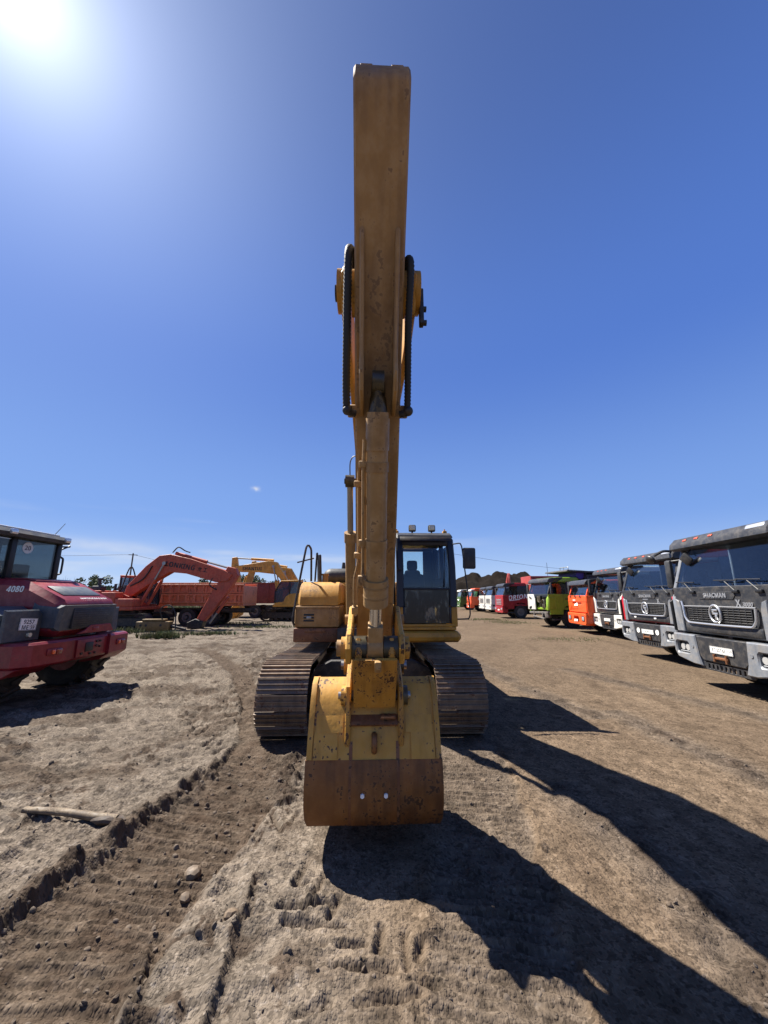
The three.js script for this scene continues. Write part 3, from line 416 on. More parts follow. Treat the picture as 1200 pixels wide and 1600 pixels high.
  for (const s of [-1, 1]) {
    const c = new THREE.Group(); c.name = 'boom_cylinder'; E.add(c); const x = s > 0 ? 0.24 : -0.325;
    const a = P3(x, 6.15, 1.32), b = P3(x, 5.02, 3.24), t = (k) => a.map((v, i) => v + (b[i] - v) * k);
    part(c, 'barrel', [bar(a, t(0.66), 0.075, 0.075, 20), bar(t(0.6), t(0.665), 0.088, 0.088, 20)], M.yellowDull);
    part(c, 'rod', [bar(t(0.64), t(0.97), 0.042, 0.042, 16)], M.steel);
    part(c, 'rod_eye', [cx(0.085, x - 0.06, x + 0.06, b[1], b[2], 18), cx(0.04, s > 0 ? 0.2 : -0.4, s > 0 ? 0.3 : -0.2, b[1], b[2], 12)], M.grease);
  }
  part(E, 'grease_line', [tube([P3(-0.325, 5.02, 3.3), P3(-0.325, 5.0, 3.5), P3(-0.28, 4.98, 3.58), P3(-0.22, 4.95, 3.56)], 0.008, 20, 6)], M.black);
  part(E, 'arm_cylinder', [bar(P3(0, 4.35, 4.56), P3(0, 2.7, 4.46), 0.085, 0.085, 20), bar(P3(0, 2.7, 4.46), P3(0, 1.75, 4.33), 0.045, 0.045, 16), cx(0.09, -0.06, 0.06, 4.33, Z - 1.7, 18), bx(-0.16, -0.12, 4.25, 4.72, Z - 4.5, Z - 4.2, 0.01), bx(0.12, 0.16, 4.25, 4.72, Z - 4.5, Z - 4.2, 0.01)], M.cylPaint);
  // -- arm
  const aw = 0.322;
  const arm = part(E, 'arm', [side([q(3.74, 1.22), q(3.64, 1.36), q(2.94, 2.3), q(2.44, 3.12), q(2.36, 3.3), q(1.95, 3.92), q(1.6, 4.4), q(1.545, 4.48), q(1.535, 4.51), q(1.565, 4.625), q(1.74, 4.74), q(1.9, 4.8), q(2.02, 4.7), q(2.5, 4.08), q(2.62, 3.7), q(3.98, 1.42), q(4.05, 1.1), q(3.98, 0.96), q(3.88, 0.97)], aw, 0, 0.012)], M.yellowDull); att(arm);
  for (const s of [-1, 1]) part(arm, 'bucket_cylinder_bracket', [side([q(2.6, 2.95), q(2.44, 2.98), q(2.28, 3.02), q(2.215, 3.13), q(2.235, 3.25), q(2.05, 3.65), q(1.93, 3.93), q(2.05, 3.95), q(2.5, 3.3)], 0.03, s * 0.112, 0.008)], M.yellowDull);
  for (const s of [-1, 1]) part(arm, 'arm_end_ear', [side([q(1.6, 4.6), q(1.6, 4.7), q(1.68, 4.79), q(1.85, 4.86), q(2.0, 4.76), q(1.8, 4.6)], 0.08, s * 0.09, 0.008)], M.yellowDull);
  for (const s of [-1, 1]) { const h = part(arm, 'arm_pivot_boss', [cx(0.15, s * 0.155, s * 0.188, 3.79, Z - 2.32, 24)], M.yellow); }
  // -- bucket cylinder with its pipes
  {
    const c = new THREE.Group(); c.name = 'bucket_cylinder'; E.add(att(c));
    const a = P3(0, 2.36, 3.13), b = P3(0, 3.19, 1.31), t = (k, x = 0, off = 0) => { const p = a.map((v, i) => v + (b[i] - v) * k); return [p[0] + x, p[1] + off * 0.41, p[2] + off * 0.91]; };
    part(c, 'barrel', [bar(t(0.1), t(0.76), 0.075, 0.075, 28), bar(t(0.71), t(0.815), 0.095, 0.095, 28), bar(t(0.12), t(0.23), 0.083, 0.083, 28)], M.cylPaint);
    part(c, 'barrel_band', [0.27, 0.555].map((k) => bar(t(k), t(k + 0.035), 0.081, 0.081, 28)).concat([bar(t(0.735), t(0.742), 0.099, 0.099, 28), bar(t(0.775), t(0.782), 0.0975, 0.0975, 28)]), M.yellowDull);
    part(c, 'head_eye', [cx(0.075, -0.04, 0.04, a[1], a[2], 20), bar(t(0.0), t(0.06), 0.045, 0.05, 14), bar(t(0.05), t(0.115), 0.055, 0.07, 20)], M.grease);
    part(c, 'rod', [bar(t(0.8), t(0.97), 0.046, 0.046, 24)], M.chrome);
    part(c, 'rod_eye', [beam(t(0.9), t(1.02), 0.115, 0.11), cx(0.095, -0.06, 0.06, b[1], b[2], 22)], M.yellowDull);
    part(c, 'oil_pipe', [tube([t(0.2, -0.09, 0.02), t(0.3, -0.098), t(0.5, -0.098), t(0.66, -0.098), t(0.7, -0.1, 0.02), t(0.73, -0.075, 0.05)], 0.014, 40, 8, 0.2), ...[0.28, 0.57].map((k) => box(0.06, 0.05, 0.03, t(k, -0.1), [0.4, 0, 0], 0.006)), beam(t(0.705, -0.095, 0.03), t(0.745, -0.095, 0.03), 0.08, 0.03)], M.cylPaint);
    part(c, 'oil_pipe', [tube([t(0.1, -0.128, -0.2), t(0.3, -0.135, -0.2), t(0.58, -0.135, -0.2), t(0.66, -0.165, -0.2), t(0.74, -0.168, -0.2), t(0.79, -0.165, -0.2)], 0.013, 40, 8, 0.2), box(0.06, 0.045, 0.04, t(0.29, -0.14, -0.18), [0.4, 0, 0], 0.006), box(0.06, 0.045, 0.04, t(0.57, -0.14, -0.18), [0.4, 0, 0], 0.006), beam(t(0.78, -0.165, -0.2), t(0.81, -0.165, -0.2), 0.05, 0.05)], M.cylPaint);
  }
  part(arm, 'pipe_clamp', [-1, 1].map((s) => box(0.1, 0.09, 0.12, [s * 0.165, 3.02, Z - 2.57], [0.5, 0, 0], 0.012)), M.yellowDull);
  // -- hoses at the arm pivot
  for (const s of [-1, 1]) { const h = att(part(E, 'hydraulic_hose', [corrugated([P3(s * (s < 0 ? 0.218 : 0.208), 2.47, 2.99), P3(s * (s < 0 ? 0.22 : 0.206), 2.4, 3.15), P3(s * (s < 0 ? 0.212 : 0.198), 2.22, 3.5), P3(s * 0.204, 2.1, 3.75), P3(s * 0.2, 2.08, s < 0 ? 3.9 : 3.84), P3(s * 0.19, 2.18, s < 0 ? 4.0 : 3.94), P3(s * 0.18, 2.45, 4.08)], s < 0 ? 0.029 : 0.025, 116)], M.hose, { crease: 0 })); part(h, 'hose_elbow', [tube([P3(s * 0.16, 2.5, 2.965), P3(s * 0.195, 2.48, 2.965), P3(s * 0.208, 2.47, 3.0)], 0.026, 10, 10), xf(new THREE.SphereGeometry(0.036, 14, 10), P3(s * 0.212, 2.47, 2.975))], M.darkMetal); }
  // -- linkage
  const R = [3.19, 1.31], K = [3.47, 0.9], A = [3.66, 1.5], T = [3.95, 1.06];
  for (const s of [-1, 1]) att(part(E, 'tipping_link', [side([q(3.04, 1.32), q(3.1, 1.42), q(3.2, 1.44), q(3.6, 1.62), q(3.72, 1.58), q(3.76, 1.46), q(3.66, 1.4), q(3.3, 1.24), q(3.12, 1.2)], 0.045, s * 0.205, 0.01), cx(0.085, s * 0.228, s * 0.265, R[1], Z - R[0], 20)], M.yellowBucket));
  const lk = [q(3.08, 1.28), q(3.1, 1.2), q(3.38, 0.87), q(3.45, 0.82), q(3.55, 0.87), q(3.53, 0.96), q(3.24, 1.33), q(3.13, 1.39)];
  att(part(E, 'bucket_link', [side(lk, 0.05, -0.128, 0.012), side(lk, 0.05, 0.128, 0.012), sheet([q(3.385, 0.83), q(3.36, 0.86), q(3.06, 1.235)], 0.335, 0.022)], M.yellowWorn));
  for (const s of [-1, 1]) att(part(E, 'link_boss', [cx(0.092, s * 0.066, s * 0.18, R[1], Z - R[0], 20)], M.grease));
  att(part(E, 'link_pin', [cx(0.045, -0.3, 0.275, R[1], Z - R[0], 16), cx(0.062, -0.3, -0.262, R[1], Z - R[0], 14)], M.yellowDull)); att(part(E, 'link_pin', [cx(0.045, -0.27, 0.27, A[1], Z - A[0], 14)], M.yellowDull));
  att(part(E, 'stop_plate', [side([q(3.0, 1.23), q(3.01, 1.18), q(3.05, 1.15), q(3.09, 1.17), q(3.08, 1.24)], 0.05, 0.02, 0.008)], M.cylPaint));
  // -- bucket
  const bk = new THREE.Group(); bk.name = 'bucket'; E.add(att(bk));
  const outer = [[3.66, 1.01], [3.56, 0.97], [3.485, 0.86], [3.43, 0.72], [3.385, 0.58], [3.352, 0.46], [3.335, 0.36], [3.33, 0.25], [3.345, 0.14], [3.375, 0.045], [3.425, -0.02], [3.52, -0.06], [3.75, -0.07], [4.02, -0.03], [4.28, 0.04]];
  const bw = 1.06, top = outer.slice(0, 6), bot = outer.slice(5);
  part(bk, 'upper_shell', [sheet(top.map((p) => q(...p)), bw - 0.06, -0.022)], M.yellowBucket);
  const ls = part(bk, 'lower_shell', [sheet(bot.map(([d, y]) => q(d, y)), bw - 0.004, -0.03)], M.rustSteel, { label: 'bare rusty brown lower back of the bucket' });
  { const p = ls.geometry.attributes.position; for (let i = 0; i < p.count; i++) p.setX(i, p.getX(i) * (1 - 0.05 * sstep(0.16, -0.07, p.getY(i)) ** 2)); ls.geometry.computeVertexNormals(); ls.geometry = toCreasedNormals(ls.geometry, 0.6); }
  const cheek = [...outer.map(([d, y]) => q(d + 0.01, y + 0.004)), q(4.2, 0.3), q(3.95, 0.7), q(3.8, 0.98)];
  for (const s of [-1, 1]) part(bk, 'side_plate', [side(cheek, 0.03, s * (bw / 2 - 0.046), 0.008)], M.yellowWorn);
  for (const s of [-1, 1]) part(bk, 'side_rim', [sheet(outer.slice(0, 6).map(([d, y]) => q(d - 0.012, y + 0.006)), 0.024, -0.03, s * (bw / 2 - 0.022))], M.yellowBucket);
  part(bk, 'centre_wear_strip', [sheet(bot.slice(0, 6).map(([d, y]) => q(d - 0.008, y)), 0.345, -0.012, 0.0)], M.rustSteel);
  for (const x of [-0.185, 0.185]) part(bk, 'weld_seam', [sheet(outer.slice(4, 11).map(([d, y]) => q(d - 0.004, y)), 0.018, -0.012, x)], M.rustSkirt);
  for (const x of [-0.09, 0.09]) part(bk, 'bolt_head', [bar([x, 0.225, Z - 3.345], [x, 0.225, Z - 3.308], 0.018, 0.016, 6)], M.plate);
  for (const s of [-1, 1]) {
    part(bk, 'reinforcement_plate', [sheet([[3.422, 0.66], [3.387, 0.58], [3.364, 0.5], [3.354, 0.465]].map(([d, y]) => q(d - 0.014, y)), 0.175, -0.018, s * 0.385)], M.yellowBucket);
    part(bk, 'upper_reinforcement', [sheet([[3.49, 0.8], [3.455, 0.74], [3.415, 0.64]].map(([d, y]) => q(d - 0.02, y)), 0.21, -0.012, s * 0.36)], M.yellowBucket);
    const ear = part(bk, 'bucket_ear', [side([q(3.38, 0.52), q(3.36, 0.6), q(3.38, 0.78), q(3.4, 0.98), q(3.52, 1.05), q(3.72, 1.14), q(3.86, 1.2), q(4.02, 1.18), q(4.08, 1.06), q(4.02, 0.94), q(3.9, 0.86), q(3.75, 0.8), q(3.6, 0.85), q(3.5, 0.75), q(3.42, 0.55)], 0.045, s * 0.215, 0.01)], M.yellowWorn);
    part(ear, 'pin_boss', [cx(0.075, s * 0.235, s * 0.275, K[1], Z - K[0], 18)], s < 0 ? M.yellowBucket : M.grease); part(ear, 'pin_boss', [cx(0.085, s * 0.235, s * 0.285, T[1], Z - T[0], 18)], s < 0 ? M.yellowBucket : M.grease);
    part(ear, 'pin', [cx(0.03, s * 0.27, s * 0.3, K[1], Z - K[0], 12)], M.steel); part(ear, 'pin', [cx(0.04, s * 0.28, s * 0.315, T[1], Z - T[0], 12)], M.steel);
  }
  part(bk, 'pin_shaft', [cx(0.04, -0.2, 0.2, K[1], Z - K[0], 14), cx(0.045, -0.2, 0.2, T[1], Z - T[0], 14)], M.darkMetal);
  part(bk, 'cross_plate', [sheet([[3.5, 0.78], [3.43, 0.72], [3.41, 0.7]].map(([d, y]) => q(d - 0.03, y)), 0.38, -0.02, 0), box(0.125, 0.022, 0.05, [0.11, 0.755, Z - 3.40], [0.3, 0, 0], 0.005)], M.rustSkirt);
  part(bk, 'lifting_eye', [xf(new THREE.TorusGeometry(0.055, 0.024, 10, 24), [0, 0.57, Z - 3.375], [0.25, Math.PI / 2, 0]).scale(1, 1, 1)], M.rustSteel);
  for (let i = 0; i < 5; i++) { const x = -0.42 + i * 0.21; part(bk, 'bucket_tooth', [side([q(4.22, 0.0), q(4.22, 0.09), q(4.4, 0.1), q(4.56, 0.085), q(4.4, 0.03)], 0.075, x, 0.01)], M.rustSteel); }
}

// ---------------------------------------------------------------- wheels shared by lorries and loader
function tyreGeo(r, w, rim, lugs = 0) {
  const h = w / 2, g = new THREE.LatheGeometry([[rim, -h * 0.8], [r * 0.8, -h], [r * 0.95, -h * 0.96], [r, -h * 0.78], [r * 1.003, 0], [r, h * 0.78], [r * 0.95, h * 0.96], [r * 0.8, h], [rim, h * 0.8]].map(([a, b]) => new THREE.Vector2(a, b)), 36).rotateZ(Math.PI / 2);
  const list = [g];
  for (let i = 0; i < lugs; i++) for (const s of [-1, 1]) { const a = (i + (s > 0 ? 0.5 : 0)) / lugs * Math.PI * 2; const b = box(w * 0.52, 0.07, 0.075, [s * w * 0.23, 0, 0], [0, s * 0.5, 0], 0.01); b.translate(0, r + 0.005, 0).rotateX(a); list.push(b); }
  return list;
}
function rimGeo(rim, w, s) { const x = s * w * 0.18; return [cx(rim, -w * 0.42, w * 0.42, 0, 0, 24, rim), cx(rim * 0.62, x, x + s * w * 0.24, 0, 0, 20, rim * 0.5), cx(rim * 0.3, x, x + s * w * 0.42, 0, 0, 14)]; }
function wheel(parent, x, z, r, w, rimMat, o = {}) {
  const g = new THREE.Group(); g.name = 'wheel'; g.position.set(x, r - 0.015, z); parent.add(g);
  part(g, 'tyre', tyreGeo(r, w, r * 0.55, o.lugs || 0), M.rubber); part(g, 'rim', rimGeo(r * 0.56, w, Math.sign(x) || 1), rimMat); return g;
}
const L = {
  slate: paint([42, 44, 48], { chip: 0, dust: 0.28, stain: 0.25, s: 201 }, { roughness: 0.55 }), grey: paint([112, 117, 124], { chip: 0.02, dust: 0.3, stain: 0.2, s: 203 }, { roughness: 0.45 }),
  red: paint([168, 24, 36], { chip: 0, dust: 0.12, stain: 0.25, s: 205 }, { roughness: 0.4 }), redCab: paint([150, 26, 34], { chip: 0, dust: 0.12, stain: 0.3, s: 207 }, { roughness: 0.4 }),
  orange: paint([226, 84, 32], { chip: 0.04, dust: 0.12, stain: 0.25, s: 209 }, { roughness: 0.45 }), green: paint([128, 160, 44], { chip: 0.03, dust: 0.12, stain: 0.3, s: 211 }, { roughness: 0.45 }),
  darkGreen: paint([70, 104, 46], { chip: 0.03, dust: 0.15, stain: 0.3, s: 212 }, { roughness: 0.5 }),
  body: paint([42, 40, 44], { chip: 0.2, dust: 0.3, stain: 0.5, s: 213 }), redBody: paint([146, 44, 38], { chip: 0.2, dust: 0.3, stain: 0.5, s: 215 }), rim: paint([96, 92, 90], { chip: 0.2, dust: 0.5, stain: 0.4, s: 217 }), tarp: flat([62, 52, 128], 0.7),
  white: M.white, silver: flat([196, 198, 200], 0.3, 0.7), lamp: new THREE.MeshPhysicalMaterial({ color: new THREE.Color().setRGB(0.62, 0.64, 0.64), roughness: 0.15, metalness: 0.5, clearcoat: 1 }),
};
// a lorry: local +z is its front, the bumper face near z = 0
function lorry(o, p, label) {
  const t = thing('dump_truck', label, 'truck', [p[0], 0, -p[1]], ROW + p[2] * Math.PI / 180, 'lorries parked in a row along the lane');
  const W = 2.42, h = W / 2, belt = o.belt ?? 1.88, roof = o.roof ?? 2.62, len = o.len ?? 2.05, lean = o.lean ?? 0.3;
  // chassis and running gear
  part(t, 'chassis', [bx(-0.45, -0.33, 0.75, 1.02, -8.2, -0.5, 0.01), bx(0.33, 0.45, 0.75, 1.02, -8.2, -0.5, 0.01), bx(-0.9, 0.9, 0.55, 0.7, -1.5, -1.3, 0.02), bx(-0.85, 0.85, 0.45, 0.62, -4.7, -4.5, 0.03), bx(-0.85, 0.85, 0.45, 0.62, -6.05, -5.85, 0.03), bx(-0.32, 0.32, 0.6, 1.04, -2.2, -0.55, 0.05)], M.darkMetal);
  for (const s of [-1, 1]) { wheel(t, s * 1.02, -1.42, 0.53, 0.33, L.rim); for (const z of [-4.6, -5.95]) wheel(t, s * 0.98, z, 0.53, 0.56, L.rim); }
  part(t, 'fuel_tank', [bx(0.55, 1.15, 0.5, 1.0, -3.7, -2.5, 0.08)], M.darkMetal);
  // tipping body
  const bm = o.bodyMat || L.body, by = o.bodyTop ?? 2.75;
  part(t, 'tipping_body', [bx(-1.22, 1.22, 1.18, 1.3, -8.0, -2.4, 0.02), bx(-1.24, -1.17, 1.3, by, -8.0, -2.4, 0.015), bx(1.17, 1.24, 1.3, by, -8.0, -2.4, 0.015), bx(-1.17, 1.17, 1.3, by + 0.1, -2.5, -2.4, 0.015), bx(-1.17, 1.17, 1.3, by - 0.1, -8.0, -7.9, 0.015)], bm);
  for (const s of [-1, 1]) for (let i = 0; i < 6; i++) part(t, 'body_rib', [bx(s > 0 ? 1.235 : -1.29, s > 0 ? 1.29 : -1.235, 1.2, by, -7.8 + i * 1.04, -7.66 + i * 1.04, 0.01)], bm);
  part(t, 'body_rail', [bx(1.14, 1.3, by, by + 0.08, -8.0, -2.4, 0.015), bx(-1.3, -1.14, by, by + 0.08, -8.0, -2.4, 0.015)], bm);
  if (o.canopy) { part(t, 'canopy', [side([[-2.5, by + 0.1], [-2.5, o.canopy], [-1.35, o.canopy + 0.06], [-1.3, o.canopy - 0.02], [-2.4, o.canopy - 0.1]], 2.5, 0, 0.01), bx(-1.24, 1.24, o.canopy - 0.12, o.canopy, -8, -2.5, 0.01)], bm); part(t, 'canopy_rail', [tube([[0.4, o.canopy + 0.05, -1.4], [0.4, o.canopy + 0.22, -1.4], [1.15, o.canopy + 0.22, -1.45], [1.15, o.canopy + 0.05, -1.45]], 0.018, 30, 6, 0.1), bar([0.75, o.canopy + 0.05, -1.42], [0.75, o.canopy + 0.22, -1.42], 0.015, 0.015, 6)], M.steel); part(t, 'rolled_tarpaulin', [bar([-1.0, 2.98, -2.25], [1.1, 2.98, -2.2], 0.2, 0.24, 14)], L.tarp); }
  // cab
  const cab = new THREE.Group(); cab.name = 'cab'; t.add(cab);
  part(cab, 'cab_shell', [...[-1, 1].map((s) => side([[-len, 0.98], [-1.98, 0.98], [-1.9, 1.08], [-1.75, 1.2], [-1.42, 1.27], [-1.08, 1.2], [-0.92, 1.05], [-0.88, 0.75], [-0.1, 0.75], [-0.05, belt], [-len, belt]], 0.06, s * (h - 0.03), 0.015)), bx(-h + 0.06, h - 0.06, 1.0, 1.12, -len, -0.1, 0.01), bx(-h + 0.05, h - 0.05, 1.12, roof - 0.05, -len, -len + 0.06, 0.01)], o.side);
  part(cab, 'roof', [side([[-len, roof - 0.12], [-lean - 0.02, roof - 0.12], [-lean - 0.08, roof - 0.02], [-lean - 0.35, roof + (o.dome ?? 0.12)], [-len + 0.15, roof + (o.dome ?? 0.12)], [-len, roof]], W - 0.04, 0, 0.04)], o.roofMat || o.side);
  const pm = o.pillar || M.blackPlastic;
  for (const s of [-1, 1]) {
    part(cab, 'front_pillar', [beam([s * (h - 0.06), belt - 0.02, -0.07], [s * (h - 0.1), roof - 0.1, -lean - 0.05], 0.1, 0.09, 0.02)], pm);
    part(cab, 'rear_pillar', [bx(s > 0 ? h - 0.07 : -h + 0.01, s > 0 ? h - 0.01 : -h + 0.07, belt, roof - 0.1, -len + 0.01, -len + (o.quarter ?? 0.75), 0.015)], o.pillarRear || pm);
    part(cab, 'door_window', [bx(s * (h - 0.045) - 0.004, s * (h - 0.045) + 0.004, belt, roof - 0.12, -len + (o.quarter ?? 0.75), -0.2 - lean * 0.5, 0)], M.truckGlass);
    part(cab, 'door_seam', [bx(s > 0 ? h - 0.004 : -h - 0.003, s > 0 ? h + 0.003 : -h + 0.004, 1.02, belt, -0.95 - 0.01, -0.95, 0)], M.black);
    part(cab, 'door_handle', [box(0.03, 0.05, 0.22, [s * (h + 0.01), belt - 0.28, -1.15], undefined, 0.01)], M.blackPlastic);
    part(cab, 'step', [bx(s > 0 ? h - 0.3 : -h + 0.02, s > 0 ? h - 0.02 : -h + 0.3, 0.42, 0.5, -0.88, -0.3, 0.01), bx(s > 0 ? h - 0.28 : -h + 0.04, s > 0 ? h - 0.04 : -h + 0.28, 0.72, 0.78, -0.88, -0.3, 0.01)], M.blackPlastic);
    part(cab, 'side_mirror', [box(0.16, 0.62, 0.1, [s * (h + 0.2), 2.2, -0.15 + (o.mz ?? 0)], [0, s * -0.2, 0], 0.04), bar([s * (h - 0.05), 2.5, -0.3], [s * (h + 0.2), 2.48, -0.15], 0.02, 0.02, 8), bar([s * (h - 0.05), 1.95, -0.2], [s * (h + 0.2), 1.96, -0.15], 0.02, 0.02, 8)], M.blackPlastic);
    part(cab, 'seat', [box(0.5, 0.75, 0.16, [s * 0.55, 1.85, -1.25], [-0.15, 0, 0], 0.06), box(0.28, 0.2, 0.1, [s * 0.55, 2.32, -1.32], undefined, 0.04), box(0.5, 0.16, 0.5, [s * 0.55, 1.5, -1.0], undefined, 0.05)], M.seat);
  }
  part(cab, 'windscreen', [sheet([[-0.05, belt], [-lean, roof - 0.12]], W - 0.24, 0.008)], o.screen || M.truckGlass);
  part(cab, 'interior_lining', [bx(-h + 0.08, h - 0.08, 1.5, roof - 0.16, -len + 0.08, -len + 0.12, 0.02)], L.grey);
  part(cab, 'dashboard', [box(W - 0.2, 0.22, 0.4, [0, belt - 0.1, -0.36], undefined, 0.05), xf(new THREE.TorusGeometry(0.22, 0.018, 8, 24), [0.55, belt + 0.12, -0.62], [-0.6, 0, 0])], M.seat);
  if (o.style === 'cabover') shacmanFront(cab, o, h, belt, roof, lean);
  else if (o.style === 'square') squareFront(cab, o, h, belt, roof, lean);
  else plainFront(cab, o, h, belt, roof, lean);
  return t;
}
function wiperSet(cab, xs, belt, z) { for (const x of xs) part(cab, 'windscreen_wiper', [box(0.13, 0.06, 0.05, [x, belt - 0.08, z + 0.02], undefined, 0.015), bar([x, belt - 0.06, z + 0.03], [x - 0.25, belt + 0.1, z - 0.02], 0.013, 0.009, 6), bar([x - 0.52, belt + 0.13, z - 0.035], [x + 0.02, belt + 0.11, z - 0.02], 0.011, 0.011, 6)], M.black); }
function visor(cab, o, roof, z, W) {
  const v = part(cab, 'sun_visor', [side([[z - 0.42, roof - 0.12], [z + 0.12, roof - 0.16], [z + 0.2, roof - 0.12], [z + 0.18, roof - 0.02], [z + 0.06, roof + 0.1], [z - 0.12, roof + 0.13], [z - 0.75, roof + 0.16], [z - 0.75, roof + 0.05]], W, 0, 0.02)], o.visorMat || L.slate);
  return v;
}
function shacmanFront(cab, o, h, belt, roof, lean) {
  const W = h * 2, dk = L.slate, cn = o.corner;
  part(cab, 'front_panel', [front([[-h + 0.04, 1.52], [-0.98, 1.5], [-0.94, 1.2], [-0.9, 1.06], [0.9, 1.06], [0.94, 1.2], [0.98, 1.5], [h - 0.04, 1.52], [h - 0.06, belt + 0.02], [-h + 0.06, belt + 0.02]], 0.07, 0.0, 0.012)], dk);
  part(cab, 'badge_recess', [front([[-0.46, 1.73], [-0.4, 1.66], [0.4, 1.66], [0.46, 1.73], [0.44, 1.8], [-0.44, 1.8]], 0.012, 0.012, 0.004)], dk);
  const v = visor(cab, o, roof, -lean + 0.02, W + 0.02);
  for (const x of [-0.72, -0.38, 0, 0.38, 0.72]) if (x < 0.2 || o.fiveLamps) part(v, 'marker_lamp', [box(0.1, 0.05, 0.03, [x - 0.05, roof + 0.03, 0.155 - lean], [-0.8, 0, 0], 0.01)], M.amber);
  part(v, 'visor_lamp', [box(0.34, 0.1, 0.1, [0.95, roof + 0.02, 0.13 - lean], [-0.6, 0.1, 0.12], 0.03)], L.lamp);
  part(cab, 'kerb_mirror', [bar([-0.82, roof - 0.14, 0.02 - lean], [-0.8, roof - 0.24, 0.12 - lean], 0.015, 0.015, 6), box(0.2, 0.22, 0.06, [-0.8, roof - 0.36, 0.16 - lean], [0.3, 0.2, 0.6], 0.02)], M.blackPlastic);
  if (o.overhead) part(cab, 'overhead_mirror', [tube([[1.1, roof + 0.05, -0.2], [1.1, roof + 0.05, 0.05], [0.95, roof - 0.05, 0.2]], 0.035, 16, 8), xf(new THREE.SphereGeometry(0.16, 18, 12), [0, 0, 0]).scale(1, 0.8, 0.45).rotateX(0.6).translate(0.82, roof - 0.14, 0.22)], L.slate);
  wiperSet(cab, [-0.55, 0.5, 0.98], belt, 0.0);
  // badges
  part(cab, 'badge_lettering', [text('SHACMAN', 0.082, 0.012).translate(0, 1.735, 0.012)], L.silver);
  if (o.number) part(cab, 'badge_number', [text('X', 0.12, 0.01).translate(0.5, 1.6, 0.003), text('3000', 0.068, 0.01, 0.2).translate(0.69, 1.578, 0.003)], L.silver);
  else part(cab, 'badge_number', [text('X', 0.11, 0.01).translate(0.55, 1.6, 0.003)], L.silver);
  if (o.strip) part(cab, 'badge_strip', [bx(-0.12, 0.12, 1.63, 1.65, 0, 0.01, 0.003)], L.silver);
  // grille
  const g = part(cab, 'grille', [front([[-0.8, 1.3], [-0.72, 1.23], [0.72, 1.23], [0.8, 1.3], [0.82, 1.5], [-0.82, 1.5]], 0.04, 0.006, 0.005)], M.black);
  for (let r = 0; r < 6; r++) part(g, 'grille_slat', [box(1.5, 0.018, 0.03, [0, 1.262 + r * 0.041, 0.016], [0.4, 0, 0], 0.004)], M.blackPlastic);
  for (let c = 0; c < 13; c++) part(g, 'grille_bar', [bx(-0.75 + c * 0.125, -0.735 + c * 0.125, 1.245, 1.49, 0.0, 0.03, 0.003)], M.black);
  part(cab, 'grille_frame', [tube([[-0.9, 1.62, 0.03], [-0.86, 1.515, 0.04], [-0.84, 1.32, 0.045], [-0.74, 1.21, 0.045], [0, 1.2, 0.05], [0.74, 1.21, 0.045], [0.84, 1.32, 0.045], [0.86, 1.515, 0.04]], 0.02, 60, 8, 0.15), tube([[-0.86, 1.525, 0.03], [0, 1.53, 0.035], [0.86, 1.525, 0.03]], 0.012, 20, 6)], L.silver);
  const e = part(cab, 'emblem', [xf(new THREE.TorusGeometry(0.14, 0.021, 10, 36), [0, 0, 0]).scale(0.92, 1.08, 1).translate(0, 1.4, 0.055)], L.silver);
  part(e, 'emblem_mark', [box(0.13, 0.042, 0.03, [0.0, 1.465, 0.055], undefined, 0.01), box(0.045, 0.09, 0.03, [-0.043, 1.435, 0.055], undefined, 0.01), box(0.13, 0.04, 0.03, [0.005, 1.402, 0.055], undefined, 0.01), box(0.05, 0.1, 0.03, [0.022, 1.345, 0.055], undefined, 0.01)], L.silver);
  for (const s of [-1, 1]) {
    part(cab, 'corner_panel', [front([[s * 0.93, 1.02], [s * 1.06, 1.02], [s * 1.08, 1.66], [s * 0.98, 1.62], [s * 0.94, 1.5]], 0.09, 0.035, 0.012)], cn);
    part(cab, 'corner_wrap', [side([[-0.42, 1.02], [0.0, 1.02], [0.01, 1.7], [-0.06, 1.82], [-0.42, 1.8]], 0.15, s * (h - 0.06), 0.03)], o.side);
    part(cab, 'wind_deflector', [side([[-0.06, 1.0], [0.03, 1.02], [0.05, 1.6], [-0.02, 1.66]], 0.03, s * (h + 0.035), 0.008)], M.black);
  }
  part(cab, 'lower_panel', [box(1.8, 0.15, 0.06, [0, 1.12, -0.01], undefined, 0.02)], dk);
  if (o.dayLamps) for (const x of [-0.55, 0.35]) part(cab, 'day_lamp', [box(0.1, 0.05, 0.02, [x, 1.13, 0.025], undefined, 0.01)], M.plate);
  // bumper
  part(cab, 'bumper', [front([[-0.56, 0.6], [-0.48, 0.52], [0.48, 0.52], [0.56, 0.6], [0.6, 0.96], [-0.6, 0.96]], 0.25, 0.07, 0.015)], dk);
  for (const s of [-1, 1]) {
    const pts = [[s * 0.6, 0.97], [s * 1.22, 0.97], [s * 1.24, 0.62], [s * 1.16, 0.5], [s * 0.72, 0.42], [s * 0.5, 0.42], [s * 0.56, 0.6]];
    const b = part(cab, 'bumper_corner', [front(pts, 0.4, 0.095, 0.02, [rect(Math.min(s * 0.8, s * 1.16), Math.max(s * 0.8, s * 1.16), 0.6, 0.82, 0.03)])], cn);
    part(b, 'headlamp_housing', [bx(Math.min(s * 0.79, s * 1.17), Math.max(s * 0.79, s * 1.17), 0.59, 0.83, -0.1, 0.02, 0.01)], M.black);
    part(b, 'headlamp', [0.88, 1.02].map((x) => bar([s * x, 0.71, 0.01], [s * x, 0.71, 0.06], 0.055, 0.06, 16)).concat([box(0.3, 0.02, 0.03, [s * 0.97, 0.63, 0.04], undefined, 0.005)]), L.lamp);
